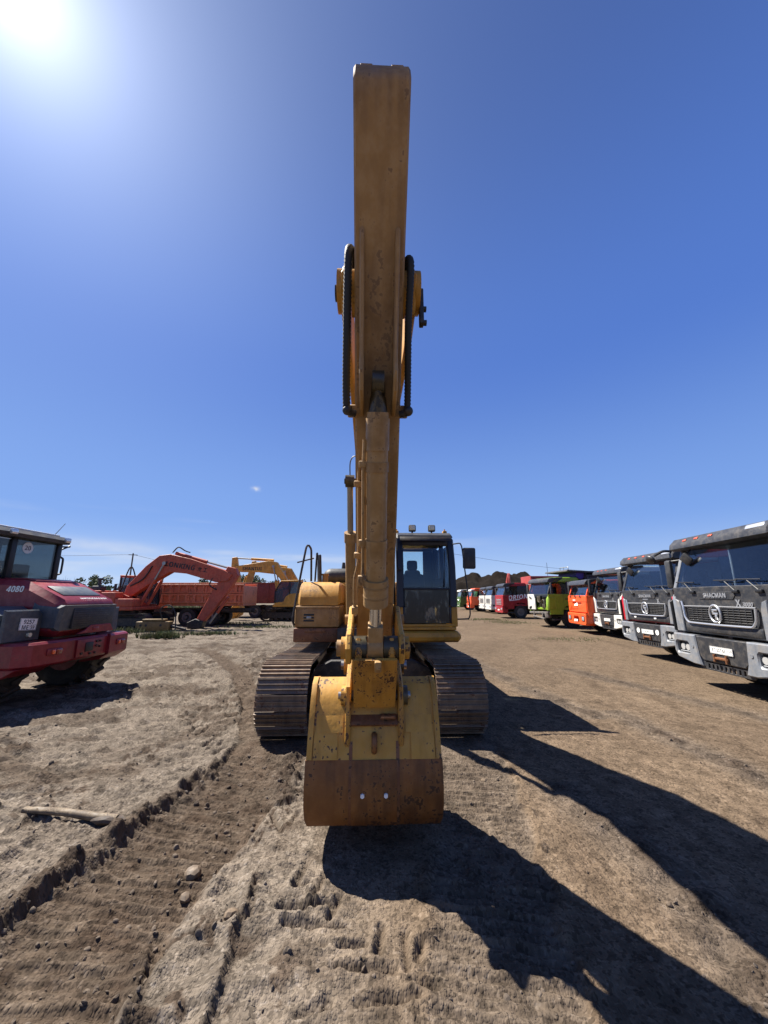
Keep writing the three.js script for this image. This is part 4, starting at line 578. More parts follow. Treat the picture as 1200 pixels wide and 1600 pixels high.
    part(b, 'fog_sensor', [bar([s * 0.68, 0.75, 0.08], [s * 0.68, 0.75, 0.105], 0.03, 0.03, 14)], L.grey);
  }
  part(cab, 'under_guard', [front(rect(-0.62, 0.62, 0.36, 0.5, 0.05), 0.03, 0.04, 0.005, Array.from({ length: 9 }, (_, i) => rect(-0.42 + i * 0.1, -0.375 + i * 0.1, 0.39, 0.47)))], dk);
  part(cab, 'tow_hitch', [bx(-0.18, 0.16, 0.585, 0.63, 0.05, 0.11, 0.015), bar([-0.15, 0.54, 0.1], [-0.15, 0.67, 0.1], 0.02, 0.02, 10), bar([0.13, 0.54, 0.1], [0.13, 0.67, 0.1], 0.02, 0.02, 10)], M.rustSkirt);
  const pl = add(cab, 'number_plate', new THREE.BoxGeometry(0.52, 0.12, 0.012).translate(0.02, 0.75, 0.085), o.plateMat); pl.rotation.z = o.tilt || 0;
  if (o.stickers) for (const x of [-0.42, 0.42]) part(cab, 'round_sticker', [bar([x, 0.76, 0.07], [x, 0.76, 0.078], 0.07, 0.07, 20)], M.plate);
}
function squareFront(cab, o, h, belt, roof, lean) {
  const W = h * 2;
  part(cab, 'front_panel', [front(rect(-h + 0.02, h - 0.02, 0.98, belt, 0.05), 0.09, 0.02, 0.02, [rect(-0.62, 0.62, 1.18, 1.24), rect(-0.62, 0.62, 1.28, 1.34), rect(-0.62, 0.62, 1.38, 1.44)].map((r) => r))], o.side);
  part(cab, 'grille_back', [bx(-0.66, 0.66, 1.15, 1.47, -0.1, -0.05, 0.005)], M.black);
  part(cab, 'grille_emblem', [xf(new THREE.OctahedronGeometry(0.09), [0, 1.32, 0.03]).scale(1, 1, 1)], L.silver);
  part(cab, 'badge_lettering', [text('KAMA3', 0.075, 0.012).translate(-0.3, 1.56, 0.02)], M.plate);
  part(cab, 'panel_seam', [bx(-h + 0.01, h - 0.01, 1.495, 1.51, 0.0, 0.035, 0.003)], o.side);
  visor(cab, o, roof, -lean + 0.02, W - 0.06);
  wiperSet(cab, [-0.75, -0.1, 0.55], belt + 0.02, 0.02);
  part(cab, 'bumper', [front([[-h, 0.5], [-h + 0.1, 0.4], [h - 0.1, 0.4], [h, 0.5], [h, 0.94], [-h, 0.94]], 0.5, 0.1, 0.03, [rect(-0.36, 0.3, 0.52, 0.78, 0.06)])], o.side);
  part(cab, 'bumper_recess', [bx(-0.38, 0.32, 0.5, 0.8, -0.2, -0.12, 0.01)], M.darkMetal);
  for (const s of [-1, 1]) { const b = part(cab, 'headlamp_housing', [box(0.36, 0.24, 0.06, [s * 0.88, 0.7, 0.09], undefined, 0.02)], M.black); part(b, 'headlamp', [box(0.27, 0.17, 0.03, [s * 0.9, 0.7, 0.12], undefined, 0.03)], L.lamp); }
  add(cab, 'number_plate', new THREE.BoxGeometry(0.46, 0.11, 0.012).rotateX(-0.2).translate(-0.05, 0.6, 0.11), o.plateMat || M.plate);
  for (const s of [-1, 1]) part(cab, 'corner_wrap', [side([[-0.9, 0.76], [-0.02, 0.76], [0.0, belt - 0.02], [-0.06, belt], [-0.9, belt - 0.3]], 0.05, s * (h + 0.004), 0.015)], o.side);
  part(cab, 'door_decal', [bx(h + 0.02, h + 0.034, 1.36, 1.62, -1.3, -0.85, 0.003)], M.plate);
}
function plainFront(cab, o, h, belt, roof, lean) {
  const W = h * 2, fm = o.frontMat || o.side;
  visor(cab, o, roof, -lean + 0.02, W - 0.04);
  if (o.stripped) {                                              // front flap torn off on one side: machinery shows
    part(cab, 'front_panel', [front([[-h + 0.02, 0.98], [-0.25, 0.98], [-0.25, 1.6], [-0.4, belt], [-h + 0.04, belt]], 0.06, 0.02, 0.012)], fm);
    part(cab, 'firewall', [bx(-0.3, h - 0.1, 0.98, belt, -0.3, -0.22, 0.01)], M.darkMetal);
    part(cab, 'heater_unit', [box(0.4, 0.36, 0.2, [0.1, 1.6, -0.12], [0, 0, 0.05], 0.03), bar([-0.1, 1.1, -0.1], [0.5, 1.5, -0.1], 0.03, 0.03, 8), bar([0.6, 1.0, -0.12], [0.5, 1.7, -0.12], 0.04, 0.04, 8), tube([[-0.15, 1.75, -0.08], [0.2, 1.4, 0.0], [0.6, 1.55, -0.06], [0.8, 1.1, -0.04]], 0.025, 30, 6), box(0.3, 0.25, 0.15, [0.55, 1.2, -0.14], undefined, 0.02)], M.grease);
    part(cab, 'corner_fairing', [side([[-0.5, 0.98], [0.0, 0.98], [0.02, 1.1], [-0.02, 1.6], [-0.1, 1.74], [-0.5, 1.74]], 0.28, h - 0.12, 0.06)], o.side);
    part(cab, 'bumper_frame', [box(2.2, 0.12, 0.12, [0, 0.82, -0.05], [0, 0, 0.02], 0.02), box(0.1, 0.42, 0.1, [-0.5, 0.7, -0.02], [0, 0, 0.1], 0.02), box(0.1, 0.42, 0.1, [0.5, 0.68, -0.02], [0, 0, -0.1], 0.02), box(1.3, 0.08, 0.14, [0.1, 0.55, 0.0], [0, 0, -0.08], 0.02), box(0.3, 0.3, 0.2, [0.9, 0.7, -0.1], [0.1, 0.2, 0], 0.03)], L.rim);
    part(cab, 'headlamp', [box(0.3, 0.12, 0.04, [-0.85, 1.1, 0.03], [0, 0, 0.3], 0.02)], M.black);
    part(cab, 'headlamp_slit', [box(0.28, 0.1, 0.03, [-0.8, 1.66, 0.025], [0, 0, -0.4], 0.02)], M.black);
    return;
  }
  part(cab, 'front_panel', [front(rect(-h + 0.02, h - 0.02, 0.96, belt, 0.06), 0.08, 0.02, 0.02)], fm);
  for (let i = 0; i < 4; i++) part(cab, 'grille_slat', [box(1.5, 0.06, 0.04, [0, 1.12 + i * 0.13, 0.03], undefined, 0.01)], o.grille || M.black);
  part(cab, 'bumper', [front([[-h, 0.5], [-h + 0.1, 0.42], [h - 0.1, 0.42], [h, 0.5], [h, 0.93], [-h, 0.93]], 0.45, 0.08, 0.03)], o.bumper || fm);
  for (const s of [-1, 1]) part(cab, 'headlamp', [box(0.36, 0.16, 0.05, [s * 0.88, 0.74, 0.085], undefined, 0.02)], L.lamp);
  for (const s of [-1, 1]) part(cab, 'corner_wrap', [side([[-0.5, 0.98], [0.0, 0.98], [0.0, belt - 0.05], [-0.5, belt - 0.05]], 0.05, s * (h + 0.002), 0.02)], fm);
  part(cab, 'number_plate', [box(0.5, 0.11, 0.01, [0, 0.66, 0.085], undefined, 0)], M.plate);
}
lorry({ style: 'cabover', roof: 2.84, side: L.grey, corner: L.grey, number: true, fiveLamps: false, plateMat: plateMat('P730TM', '159'), pillar: L.grey, canopy: 0 }, LORRY[0], 'nearest lorry with dark front, grey bumper and tilted number plate');
lorry({ style: 'cabover', roof: 2.84, side: L.red, corner: L.grey, overhead: true, strip: true, dayLamps: true, stickers: true, plateMat: plateMat('C245PY', '159'), pillar: L.slate, canopy: 0 }, LORRY[1], 'lorry with dark front, red cab side and grey bumper');
lorry({ style: 'cabover', roof: 2.84, side: L.white, corner: L.white, plateMat: plateMat('E318KA', '159'), pillar: L.slate, canopy: 0, bodyTop: 2.7 }, LORRY[2], 'lorry with dark front and white bumper beside the orange lorry');
lorry({ style: 'square', side: L.orange, visorMat: L.slate, roof: 2.42, belt: 1.78, dome: 0.1, len: 1.8, lean: 0.22, plateMat: plateMat('B902CT', '59'), pillar: L.orange, quarter: 0.35, bodyTop: 2.4, bodyMat: L.body }, LORRY[3], 'nearer bright orange square cab lorry with black visor');
lorry({ style: 'plain', stripped: true, side: L.green, frontMat: L.white, roof: 2.68, quarter: 0.85, canopy: 3.2, dome: 0.16, bodyTop: 2.9, bodyMat: L.body }, LORRY[4], 'lime green lorry with half its white front torn off');
{
  const t = lorry({ style: 'plain', side: L.redCab, roof: 2.72, quarter: 0.8, bodyMat: L.redBody, bodyTop: 3.35, dome: 0.15, grille: L.silver }, LORRY[5], 'dark red lorry with white lettering on its door');
  part(t, 'door_lettering', [text('ORION', 0.36, 0.006, 0.25).rotateZ(0.1).rotateY(Math.PI / 2).translate(1.215, 1.72, -1.25)], M.plate);
  part(t, 'door_lettering_line', [box(0.006, 0.05, 0.9, [1.216, 1.47, -0.95], [0.1, 0, 0], 0)], M.plate);
  part(t, 'body_lettering', [box(0.012, 0.14, 1.0, [1.296, 3.1, -3.4], undefined, 0.003), box(0.012, 0.12, 2.2, [1.296, 3.05, -5.5], undefined, 0.003)], L.rim);
}
{
  const t = lorry({ style: 'plain', side: L.white, roof: 2.72, quarter: 0.8, pillarRear: M.black, bodyTop: 2.5, dome: 0.15 }, LORRY[6], 'white lorry with a red crane beside the dark red lorry');
  part(t, 'loader_crane', [bx(-0.3, 0.3, 1.0, 3.3, -2.3, -2.1, 0.03), beam([0, 3.2, -2.15], [0.9, 4.1, -2.1], 0.25, 0.25), beam([0.9, 4.1, -2.1], [1.1, 2.6, -2.05], 0.2, 0.2), bar([0.2, 2.6, -2.0], [0.8, 3.8, -2.0], 0.07, 0.07, 8)], L.redBody);
}
lorry({ style: 'plain', side: L.white, roof: 2.72, quarter: 0.8, bodyTop: 2.5, dome: 0.15 }, LORRY[7], 'farther white lorry next to the far orange lorry');
lorry({ style: 'square', side: L.orange, visorMat: L.white, roof: 2.55, belt: 1.78, dome: 0.25, len: 1.9, lean: 0.22, pillar: L.orange, quarter: 0.4, bodyTop: 2.4, bodyMat: L.body }, LORRY[8], 'far orange lorry between white and green lorries');
lorry({ style: 'square', side: L.darkGreen, visorMat: L.white, roof: 2.6, belt: 1.78, len: 1.9, lean: 0.22, pillar: L.darkGreen, bodyTop: 2.4, bodyMat: L.darkGreen }, LORRY[9], 'farthest lorry, dark green, near the soil heap');

// ---------------------------------------------------------------- red wheel loader at the left edge (local +z is its rear, -x the near side)
function plan(pts, y0, y1, bev = 0.02) {                         // an (x, z) outline standing from y0 to y1
  const g = new THREE.ExtrudeGeometry(shapeOf(pts.map(([x, z]) => [x, -z])), { depth: y1 - y0 - 2 * bev, bevelEnabled: true, bevelThickness: bev, bevelSize: bev, bevelOffset: -bev, bevelSegments: 1 });
  return g.rotateX(-Math.PI / 2).translate(0, y0 + bev, 0);
}
{
  const C = { red: paint([126, 33, 40], { chip: 0.03, dust: 0.35, stain: 0.3, dustC: [150, 122, 112], s: 301 }, { roughness: 0.5 }), bumper: paint([126, 28, 38], { chip: 0.1, dust: 0.22, stain: 0.4, s: 303 }, { roughness: 0.5 }), grey: paint([62, 70, 78], { chip: 0, dust: 0.25, stain: 0.25, s: 305 }, { roughness: 0.6 }) };
  const T = thing('wheel_loader', 'dark red wheel loader parked with its rear towards the lane', 'loader', [LOADER.x, 0, -LOADER.d], Math.PI / 2 - 0.03);
  for (const x of [-0.92, 0.92]) for (const z of [-1.1, -3.95]) wheel(T, x, z, 0.66, 0.5, C.red, { lugs: 18 });
  part(T, 'chassis', [bx(-0.5, 0.5, 0.55, 1.1, -2.4, -0.3, 0.05), bx(-0.4, 0.4, 0.5, 1.0, -4.4, -2.5, 0.05), bx(-0.9, 0.9, 0.56, 0.76, -1.22, -0.98, 0.05), bx(-0.9, 0.9, 0.56, 0.76, -4.07, -3.83, 0.05)], M.darkMetal);
  const bum = part(T, 'rear_bumper', [plan([[-1.3, -0.95], [-1.3, -0.2], [-1.14, -0.03], [-0.45, 0.02], [-0.45, -0.04], [0.45, -0.04], [0.45, 0.02], [1.02, -0.03], [1.16, -0.2], [1.16, -0.75], [0.62, -0.75], [0.55, -0.35], [-0.55, -0.35], [-0.62, -0.95]], 0.62, 1.0, 0.035)], C.bumper);
  part(bum, 'bumper_apron', [side([[-0.7, 0.625], [-0.1, 0.625], [-0.3, 0.5], [-0.7, 0.44]], 0.64, -0.96, 0.02)], C.bumper);
  part(bum, 'bumper_apron', [side([[-0.7, 0.625], [-0.1, 0.625], [-0.3, 0.5], [-0.7, 0.44]], 0.5, 0.88, 0.02)], C.bumper);
  part(bum, 'tow_plate', [bx(-0.3, 0.34, 0.66, 0.96, -0.05, -0.01, 0.01)], C.bumper);
  part(bum, 'tow_socket', [bx(-0.12, 0.06, 0.74, 0.9, -0.02, 0.005, 0.01)], M.black);
  for (const [x, y] of [[0.14, 0.9], [0.22, 0.9], [0.14, 0.82], [0.22, 0.8], [-0.2, 0.72], [0.0, 0.7], [0.12, 0.7]]) part(bum, 'plate_bolt', [bar([x, y, -0.015], [x, y, 0.012], 0.02, 0.02, 8)], M.darkMetal);
  for (const s of [-1, 1]) { const l = part(bum, 'tail_lamp', [box(0.26, 0.11, 0.05, [s * 0.78, 0.83, -0.005], [0, s * 0.08, 0], 0.04)], C.bumper); part(l, 'lamp_lens', [box(0.11, 0.08, 0.03, [s * 0.76 + 0.05, 0.83, 0.025], undefined, 0.03)], M.redLens); part(l, 'amber_lens', [box(0.06, 0.07, 0.03, [s * 0.76 - 0.05, 0.83, 0.025], undefined, 0.02)], M.amber); }
  const hood = part(T, 'engine_hood', [side([[-1.54, 1.08], [-0.25, 1.04], [-0.17, 1.12], [-0.11, 1.58], [-0.16, 1.66], [-0.82, 1.965], [-0.98, 2.0], [-1.54, 2.02]], 1.32, 0, 0.1)], C.red);
  part(hood, 'hood_ridge', [side([[-1.45, 2.01], [-0.98, 2.0], [-0.82, 1.96], [-0.84, 2.0], [-0.98, 2.035], [-1.45, 2.045]], 0.9, 0, 0.015)], C.red);
  part(hood, 'top_mesh', [box(0.88, 0.02, 0.36, [0.0, 1.812, -0.47], [0.455, 0, 0], 0.006)], C.grey);
  part(hood, 'rear_cover', [side([[-0.7, 1.16], [-0.13, 1.14], [-0.075, 1.56], [-0.5, 1.6], [-0.62, 1.66]], 1.345, 0, 0.05)], C.grey);
  const rg = part(hood, 'rear_grille', [bx(-0.42, 0.56, 1.16, 1.51, -0.12, -0.07, 0.01)], M.blackPlastic);
  for (let i = 0; i < 8; i++) part(rg, 'grille_slat', [bx(-0.4, 0.54, 1.19 + i * 0.04, 1.2 + i * 0.04, -0.075, -0.064, 0.002)], M.black);
  part(hood, 'hinge_plate', [front([[-0.3, 1.06], [0.6, 1.06], [0.5, 1.2], [0.0, 1.2], [-0.12, 1.12]], 0.05, -0.055, 0.01), bx(0.05, 0.2, 1.1, 1.16, -0.06, -0.045, 0.008)], C.bumper);
  part(hood, 'model_number', [text('4080', 0.1, 0.006, 0.2).rotateY(-Math.PI / 2).translate(-0.663, 1.84, -0.98)], L.silver);
  part(hood, 'maker_lettering', [text('WEIDEMANN', 0.075, 0.006).rotateX(-0.95).translate(0.14, 1.665, -0.185)], M.plate);
  for (const s of [-1, 1]) part(T, 'rear_fender', [side([[-1.95, 1.1], [-1.9, 1.42], [-1.65, 1.55], [-0.75, 1.55], [-0.5, 1.42], [-0.42, 1.02], [-0.5, 1.02], [-0.6, 1.36], [-0.8, 1.46], [-1.6, 1.46], [-1.82, 1.35], [-1.86, 1.1]], s < 0 ? 0.64 : 0.5, s < 0 ? -1.0 : 0.93, 0.02)], C.grey);
  part(T, 'fender_back', [front([[-1.32, 1.0], [-0.66, 1.0], [-0.66, 1.42], [-0.74, 1.5], [-1.32, 1.5]], 0.06, -0.4, 0.02)], C.grey);
  part(T, 'fender_back', [front([[1.18, 1.02], [0.66, 1.02], [0.66, 1.42], [0.74, 1.5], [1.18, 1.5]], 0.06, -0.4, 0.02)], C.grey);
  add(T, 'number_plate', new THREE.BoxGeometry(0.3, 0.19, 0.012).rotateZ(-0.06).translate(-0.92, 1.27, -0.388), plateMat(['9257', 'ME'], '59', 2));
  part(T, 'reverse_lamp', [bar([-0.88, 1.1, -0.4], [-0.88, 1.1, -0.36], 0.035, 0.035, 12)], M.lampGlass);
  // cab
  const cab = new THREE.Group(); cab.name = 'cab'; T.add(cab);
  part(cab, 'cab_base', [bx(-0.78, 0.78, 1.1, 2.04, -3.0, -1.55, 0.05)], C.red);
  for (const [x, z] of [[-0.72, -1.6], [0.72, -1.6], [-0.72, -2.95], [0.72, -2.95], [-0.28, -1.59]]) part(cab, 'cab_post', [bx(x - 0.055, x + 0.055, 2.04, 2.84, z - 0.055, z + 0.045, 0.015)], M.black);
  part(cab, 'cab_post', [bx(0.3, 0.4, 2.04, 2.84, -2.98, -2.9, 0.015)], M.black);
  part(cab, 'roof', [side([[-3.1, 2.8], [-1.42, 2.8], [-1.4, 2.87], [-1.5, 2.95], [-3.1, 2.98]], 1.66, 0, 0.05)], M.blackPlastic);
  part(cab, 'roof_cap', [bx(-0.72, 0.72, 2.965, 3.0, -3.0, -1.6, 0.015)], M.white);
  part(cab, 'rear_window', [bx(-0.66, 0.66, 2.05, 2.8, -1.595, -1.587, 0)], M.cabGlass);
  for (const s of [-1, 1]) part(cab, 'side_window', [bx(s * 0.73 - 0.004, s * 0.73 + 0.004, 2.05, 2.8, -2.9, -1.66, 0)], M.cabGlass);
  part(cab, 'windscreen', [bx(-0.66, 0.66, 2.05, 2.8, -2.96, -2.952, 0)], M.cabGlass);
  part(cab, 'seat', [box(0.5, 0.6, 0.16, [-0.1, 2.1, -2.1], undefined, 0.06), box(0.3, 0.36, 0.1, [0.28, 2.16, -1.9], undefined, 0.03), box(0.4, 0.1, 0.3, [0, 2.08, -2.7], undefined, 0.04)], M.seat);
  for (const x of [-0.5, 0.68]) part(cab, 'rear_work_light', [box(0.12, 0.1, 0.08, [x, 2.88, -1.39], undefined, 0.02)], L.lamp);
  part(cab, 'cab_lettering', [bx(-0.62, -0.34, 2.76, 2.775, -1.585, -1.58, 0)], L.silver);
  add(cab, 'speed_sticker', new THREE.CylinderGeometry(0.11, 0.11, 0.004, 28).rotateX(Math.PI / 2).rotateZ(Math.PI / 2).translate(0.02, 2.64, -1.58), [M.plate, printMat(128, 128, (x) => { x.fillStyle = '#c9ccc8'; x.fillRect(0, 0, 128, 128); x.fillStyle = '#22262c'; x.font = 'bold 70px sans-serif'; x.textAlign = 'center'; x.textBaseline = 'middle'; x.fillText('20', 64, 66); }), M.plate]);
  part(cab, 'grab_handle', [tube([[0.76, 2.16, -1.6], [0.86, 2.2, -1.58], [0.86, 2.5, -1.58], [0.76, 2.56, -1.6]], 0.02, 24, 8, 0.2)], M.black);
  part(cab, 'mirror_arm', [bar([0.76, 2.68, -1.6], [0.98, 2.8, -1.58], 0.018, 0.018, 6), bar([0.76, 2.76, -1.6], [0.98, 2.78, -1.58], 0.018, 0.018, 6)], M.black);
  part(cab, 'antenna', [bar([0.7, 2.9, -1.8], [0.95, 3.3, -1.75], 0.008, 0.005, 6)], M.black);
  // lift arm and shovel, beyond the frame
  part(T, 'lift_arm', [beam([0.35, 1.7, -3.5], [0.35, 0.7, -5.6], 0.12, 0.3), beam([-0.35, 1.7, -3.5], [-0.35, 0.7, -5.6], 0.12, 0.3)], C.red);
  part(T, 'shovel', [side([[-5.6, 0.12], [-5.5, 0.9], [-5.6, 0.95], [-5.9, 0.6], [-5.95, 0.3], [-6.7, 0.06], [-6.7, 0.03]], 2.3, 0, 0.02)], M.darkMetal);
}
// ---------------------------------------------------------------- excavators parked behind (local +z is the front)
function parkedExcavator(o, label) {
  const T = thing('excavator', label, 'excavator', [o.x, 0, -o.d], o.turn, 'excavators parked at the back of the yard');
  for (const s of [-1, 1]) crawler(T, s * 1.05, { zc: 1.6, R: 0.4, yc: 0.44, n: 44, w: 0.6, shoeMat: M.darkMetal, frameMat: M.darkMetal });
  part(T, 'car_body', [bx(-0.8, 0.8, 0.45, 0.8, -1, 1, 0.05), bar([0, 0.78, 0], [0, 1.02, 0], 0.6, 0.6, 24)], M.darkMetal);
  part(T, 'revolving_frame', [bx(-1.25, 1.3, 1.02, 1.2, -2.2, 1.1, 0.02)], o.base || o.paint);
  part(T, 'counterweight', [side([[-2.75, 1.2], [-2.75, 1.95], [-1.95, 2.0], [-1.95, 1.1]], 2.5, 0, 0.08)], o.paint);
  part(T, 'engine_hood', [bx(-1.2, 1.25, 1.2, 2.05, -1.94, -0.75, 0.05)], o.paint);
  part(T, 'exhaust_stack', [bar([-0.7, 2.0, -1.2], [-0.7, 2.7, -1.2], 0.08, 0.08, 12), bar([-0.7, 2.62, -1.2], [-0.7, 2.72, -1.2], 0.14, 0.14, 12), box(0.5, 0.3, 0.5, [-0.7, 2.15, -1.2], undefined, 0.06)], M.blackPlastic);
  part(T, 'tool_box', [bx(-1.22, -0.5, 1.2, 1.62, 0.1, 1.05, 0.04), bx(-1.2, -0.5, 1.2, 1.95, -0.7, 0.08, 0.04)], o.paint);
  const cab = new THREE.Group(); cab.name = 'cab'; T.add(cab);
  part(cab, 'cab_shell', [side([[-0.85, 1.2], [1.0, 1.2], [1.0, 1.3], [0.35, 1.36], [0.2, 1.75], [-0.1, 1.95], [-0.85, 2.0]], 0.06, 1.26, 0.015), side([[-0.85, 1.2], [1.0, 1.2], [1.0, 1.3], [-0.85, 2.0]], 0.06, 0.38, 0.015), bx(0.36, 1.28, 1.21, 2.0, -0.85, -0.78, 0.01)], o.paint);
  part(cab, 'cab_roof', [side([[-0.85, 2.82], [0.55, 2.82], [0.7, 2.76], [0.6, 2.9], [-0.85, 2.95]], 0.96, 0.82, 0.02)], o.paint);
  for (const x of [0.4, 1.24]) { part(cab, 'cab_post', [beam([x, 1.25, 1.0], [x, 2.15, 1.0], 0.07, 0.08)], M.black); part(cab, 'cab_post', [beam([x, 2.12, 1.0], [x, 2.84, 0.6], 0.07, 0.08)], M.black); part(cab, 'cab_post', [bx(x - 0.035, x + 0.035, 1.9, 2.84, -0.1, 0.0, 0.01)], M.black); part(cab, 'cab_post', [bx(x - 0.035, x + 0.035, 1.9, 2.84, -0.85, -0.75, 0.01)], M.black); part(cab, 'side_window', [side([[-0.74, 2.0], [-0.12, 1.95], [0.2, 1.76], [0.36, 1.38], [0.95, 1.32], [0.95, 2.12], [0.56, 2.8], [-0.74, 2.8]], 0.008, x, 0)], M.darkGlass); }
  part(cab, 'front_window', [bx(0.44, 1.2, 1.3, 2.12, 0.96, 0.968, 0)], M.darkGlass);
  part(cab, 'seat', [box(0.4, 0.7, 0.14, [0.82, 1.9, -0.3], undefined, 0.05), box(0.4, 0.2, 0.45, [0.82, 1.55, -0.05], undefined, 0.05)], M.seat);
  if (o.guard) for (let i = 0; i < 6; i++) part(cab, 'guard_bar', [tube([[0.4 + i * 0.17, 1.3, 1.05], [0.4 + i * 0.17, 2.2, 1.08], [0.4 + i * 0.17, 2.9, 0.65]], 0.018, 14, 6)], M.black);
  // boom, arm, bucket in the (z, y) plane
  const [F, B1, B2, P] = o.boom;
  const boom = part(T, 'boom', [side(o.boomShape, 0.5, 0, 0.02)], o.paint);
  const lt = text(o.word, o.size, 0.01); const near = o.near;
  lt.rotateY(near * Math.PI / 2); lt.rotateX(o.wordTilt).translate(near * 0.252, o.wordAt[1], o.wordAt[0]);
  if (o.word !== ' ') part(boom, 'boom_lettering', [lt], M.black);
  if (o.glyphs) { const k = o.glyphs, g = []; const S = (x, y, w, h, r = 0) => g.push(box(w * k.s, h * k.s, 0.01, [x * k.s, y * k.s, 0], [0, 0, r], 0));   // two characters: long and gong
    S(0, 0.18, 0.9, 0.12); S(-0.12, 0.0, 0.12, 0.8, -0.3); S(0.12, -0.08, 0.12, 0.5); S(0.28, -0.38, 0.4, 0.12); S(0.2, 0.42, 0.2, 0.12, -0.7); S(0.25, 0.0, 0.12, 0.5, -0.8);
    S(1.2, 0.35, 0.75, 0.12); S(1.2, -0.38, 0.95, 0.12); S(1.2, 0, 0.13, 0.75);
    const m = fin(g); m.rotateY(near * Math.PI / 2).rotateX(o.wordTilt).translate(near * 0.254, k.at[1], k.at[0]); add(boom, 'boom_characters', m, M.black); }
  for (const s of [-1, 1]) { const [a, b] = o.lift; const c = new THREE.Group(); c.name = 'boom_cylinder'; T.add(c); const x = s * 0.36, m = [a[0] + (b[0] - a[0]) * 0.6, a[1] + (b[1] - a[1]) * 0.6]; part(c, 'barrel', [bar([x, a[1], a[0]], [x, m[1], m[0]], 0.085, 0.085, 12)], o.paint); part(c, 'rod', [bar([x, m[1], m[0]], [x, b[1], b[0]], 0.045, 0.045, 10), cx(0.1, x - 0.06, x + 0.06, b[1], b[0], 12)], M.steel); }
  { const [a, b] = o.armCyl; const c = new THREE.Group(); c.name = 'arm_cylinder'; T.add(c); const m = [a[0] + (b[0] - a[0]) * 0.58, a[1] + (b[1] - a[1]) * 0.58]; part(c, 'barrel', [bar([0, a[1], a[0]], [0, m[1], m[0]], 0.1, 0.1, 14)], o.paint); part(c, 'rod', [bar([0, m[1], m[0]], [0, b[1], b[0]], 0.055, 0.055, 10)], M.steel); }
  part(T, 'arm', [side(o.armShape, 0.36, 0, 0.02)], o.paint);
  if (o.bktCyl) { const [a, b] = o.bktCyl; const c = new THREE.Group(); c.name = 'bucket_cylinder'; T.add(c); const m = [a[0] + (b[0] - a[0]) * 0.6, a[1] + (b[1] - a[1]) * 0.6]; part(c, 'barrel', [bar([0, a[1], a[0]], [0, m[1], m[0]], 0.085, 0.085, 12)], o.paint); part(c, 'rod', [bar([0, m[1], m[0]], [0, b[1], b[0]], 0.05, 0.05, 10)], M.steel); }
  if (o.bucket) part(T, 'bucket', [side(o.bucket, o.bw || 1.1, 0, 0.02)], o.bucketMat || M.rustSkirt);
  for (const h of o.hoses || []) part(T, 'hydraulic_hose', [tube(h, 0.035, 30, 6)], M.hose);
  return T;
}
const Y = { lonk: paint([176, 70, 44], { chip: 0.08, dust: 0.25, stain: 0.35, s: 401 }), shan: paint([204, 150, 56], { chip: 0.08, dust: 0.25, stain: 0.35, s: 403 }), bed: paint([196, 116, 82], { chip: 0.1, dust: 0.4, stain: 0.4, s: 405 }), dkred: paint([112, 38, 36], { chip: 0.1, dust: 0.25, stain: 0.5, s: 407 }) };
parkedExcavator({ x: -14.3, d: 22, turn: Math.PI / 2, paint: Y.lonk, near: -1, guard: true, boom: [], word: 'LONKING', size: 0.27, wordTilt: 0.15, wordAt: [2.85, 3.42], glyphs: { s: 0.27, at: [3.95, 3.24] },
  boomShape: [[-0.1, 1.85], [0.3, 1.75], [1.5, 2.6], [2.3, 3.08], [3.2, 3.0], [4.9, 2.52], [5.6, 2.58], [5.8, 2.95], [5.3, 3.2], [3.4, 3.82], [2.2, 4.08], [1.6, 4.0], [0.9, 3.4], [0, 2.3]],
  lift: [[0.95, 1.3], [2.0, 3.55]], armCyl: [[2.4, 4.16], [5.55, 3.3]], armShape: [[5.5, 3.4], [5.95, 3.3], [6.1, 2.9], [5.75, 2.2], [4.9, 1.0], [4.4, 0.35], [4.15, 0.25], [4.0, 0.45], [4.3, 1.1], [4.75, 2.0], [5.15, 2.75]],
  bktCyl: [[5.6, 1.7], [4.7, 0.3]], bucket: [[4.45, 0.4], [4.0, 0.55], [3.55, 0.35], [3.6, 0.02], [4.3, 0.02]], bw: 0.5, bucketMat: M.darkMetal,
  hoses: [[[0, 4.2, 2.2], [0, 4.5, 2.5], [0, 4.3, 2.9], [0, 4.2, 3.2]], [[-0.26, 2.3, 0.2], [-0.3, 2.7, 0.9], [-0.28, 3.4, 1.3]], [[-0.2, 3.0, 4.9], [-0.25, 2.4, 4.6], [-0.22, 2.1, 5.0]], [[0.2, 2.1, -0.6], [0.2, 3.4, -0.2], [0.2, 2.4, 0.3]]] },
  'orange excavator with black lettering on its boom and folded arm');
parkedExcavator({ x: -6.97, d: 30, turn: -Math.PI / 2, paint: Y.shan, near: 1, boom: [], word: 'SHANTUI', size: 0.25, wordTilt: 0, wordAt: [3.15, 3.84],
  boomShape: [[-0.1, 1.9], [0.3, 1.8], [1.0, 3.1], [1.5, 3.58], [4.1, 3.6], [4.55, 3.75], [4.5, 4.05], [4, 4.1], [1.9, 4.45], [1.3, 4.35], [-0.05, 2.3]],
  lift: [[0.9, 1.3], [1.5, 4.0]], armCyl: [[1.6, 4.5], [4.6, 4.68]], armShape: [[4.45, 4.75], [4.8, 4.7], [4.8, 3.9], [4.35, 2.2], [4.2, 1.2], [3.9, 1.2], [3.9, 2.2], [4.2, 3.6], [4.35, 4.2]],
  bktCyl: [[4.7, 3.2], [4.4, 1.4]], bucket: [[4.2, 1.25], [3.95, 1.3], [3.75, 0.9], [3.85, 0.4], [4.3, 0.12], [4.6, 0.5], [4.4, 0.9]], bucketMat: Y.shan },
  'yellow excavator with black lettering on its boom facing left');
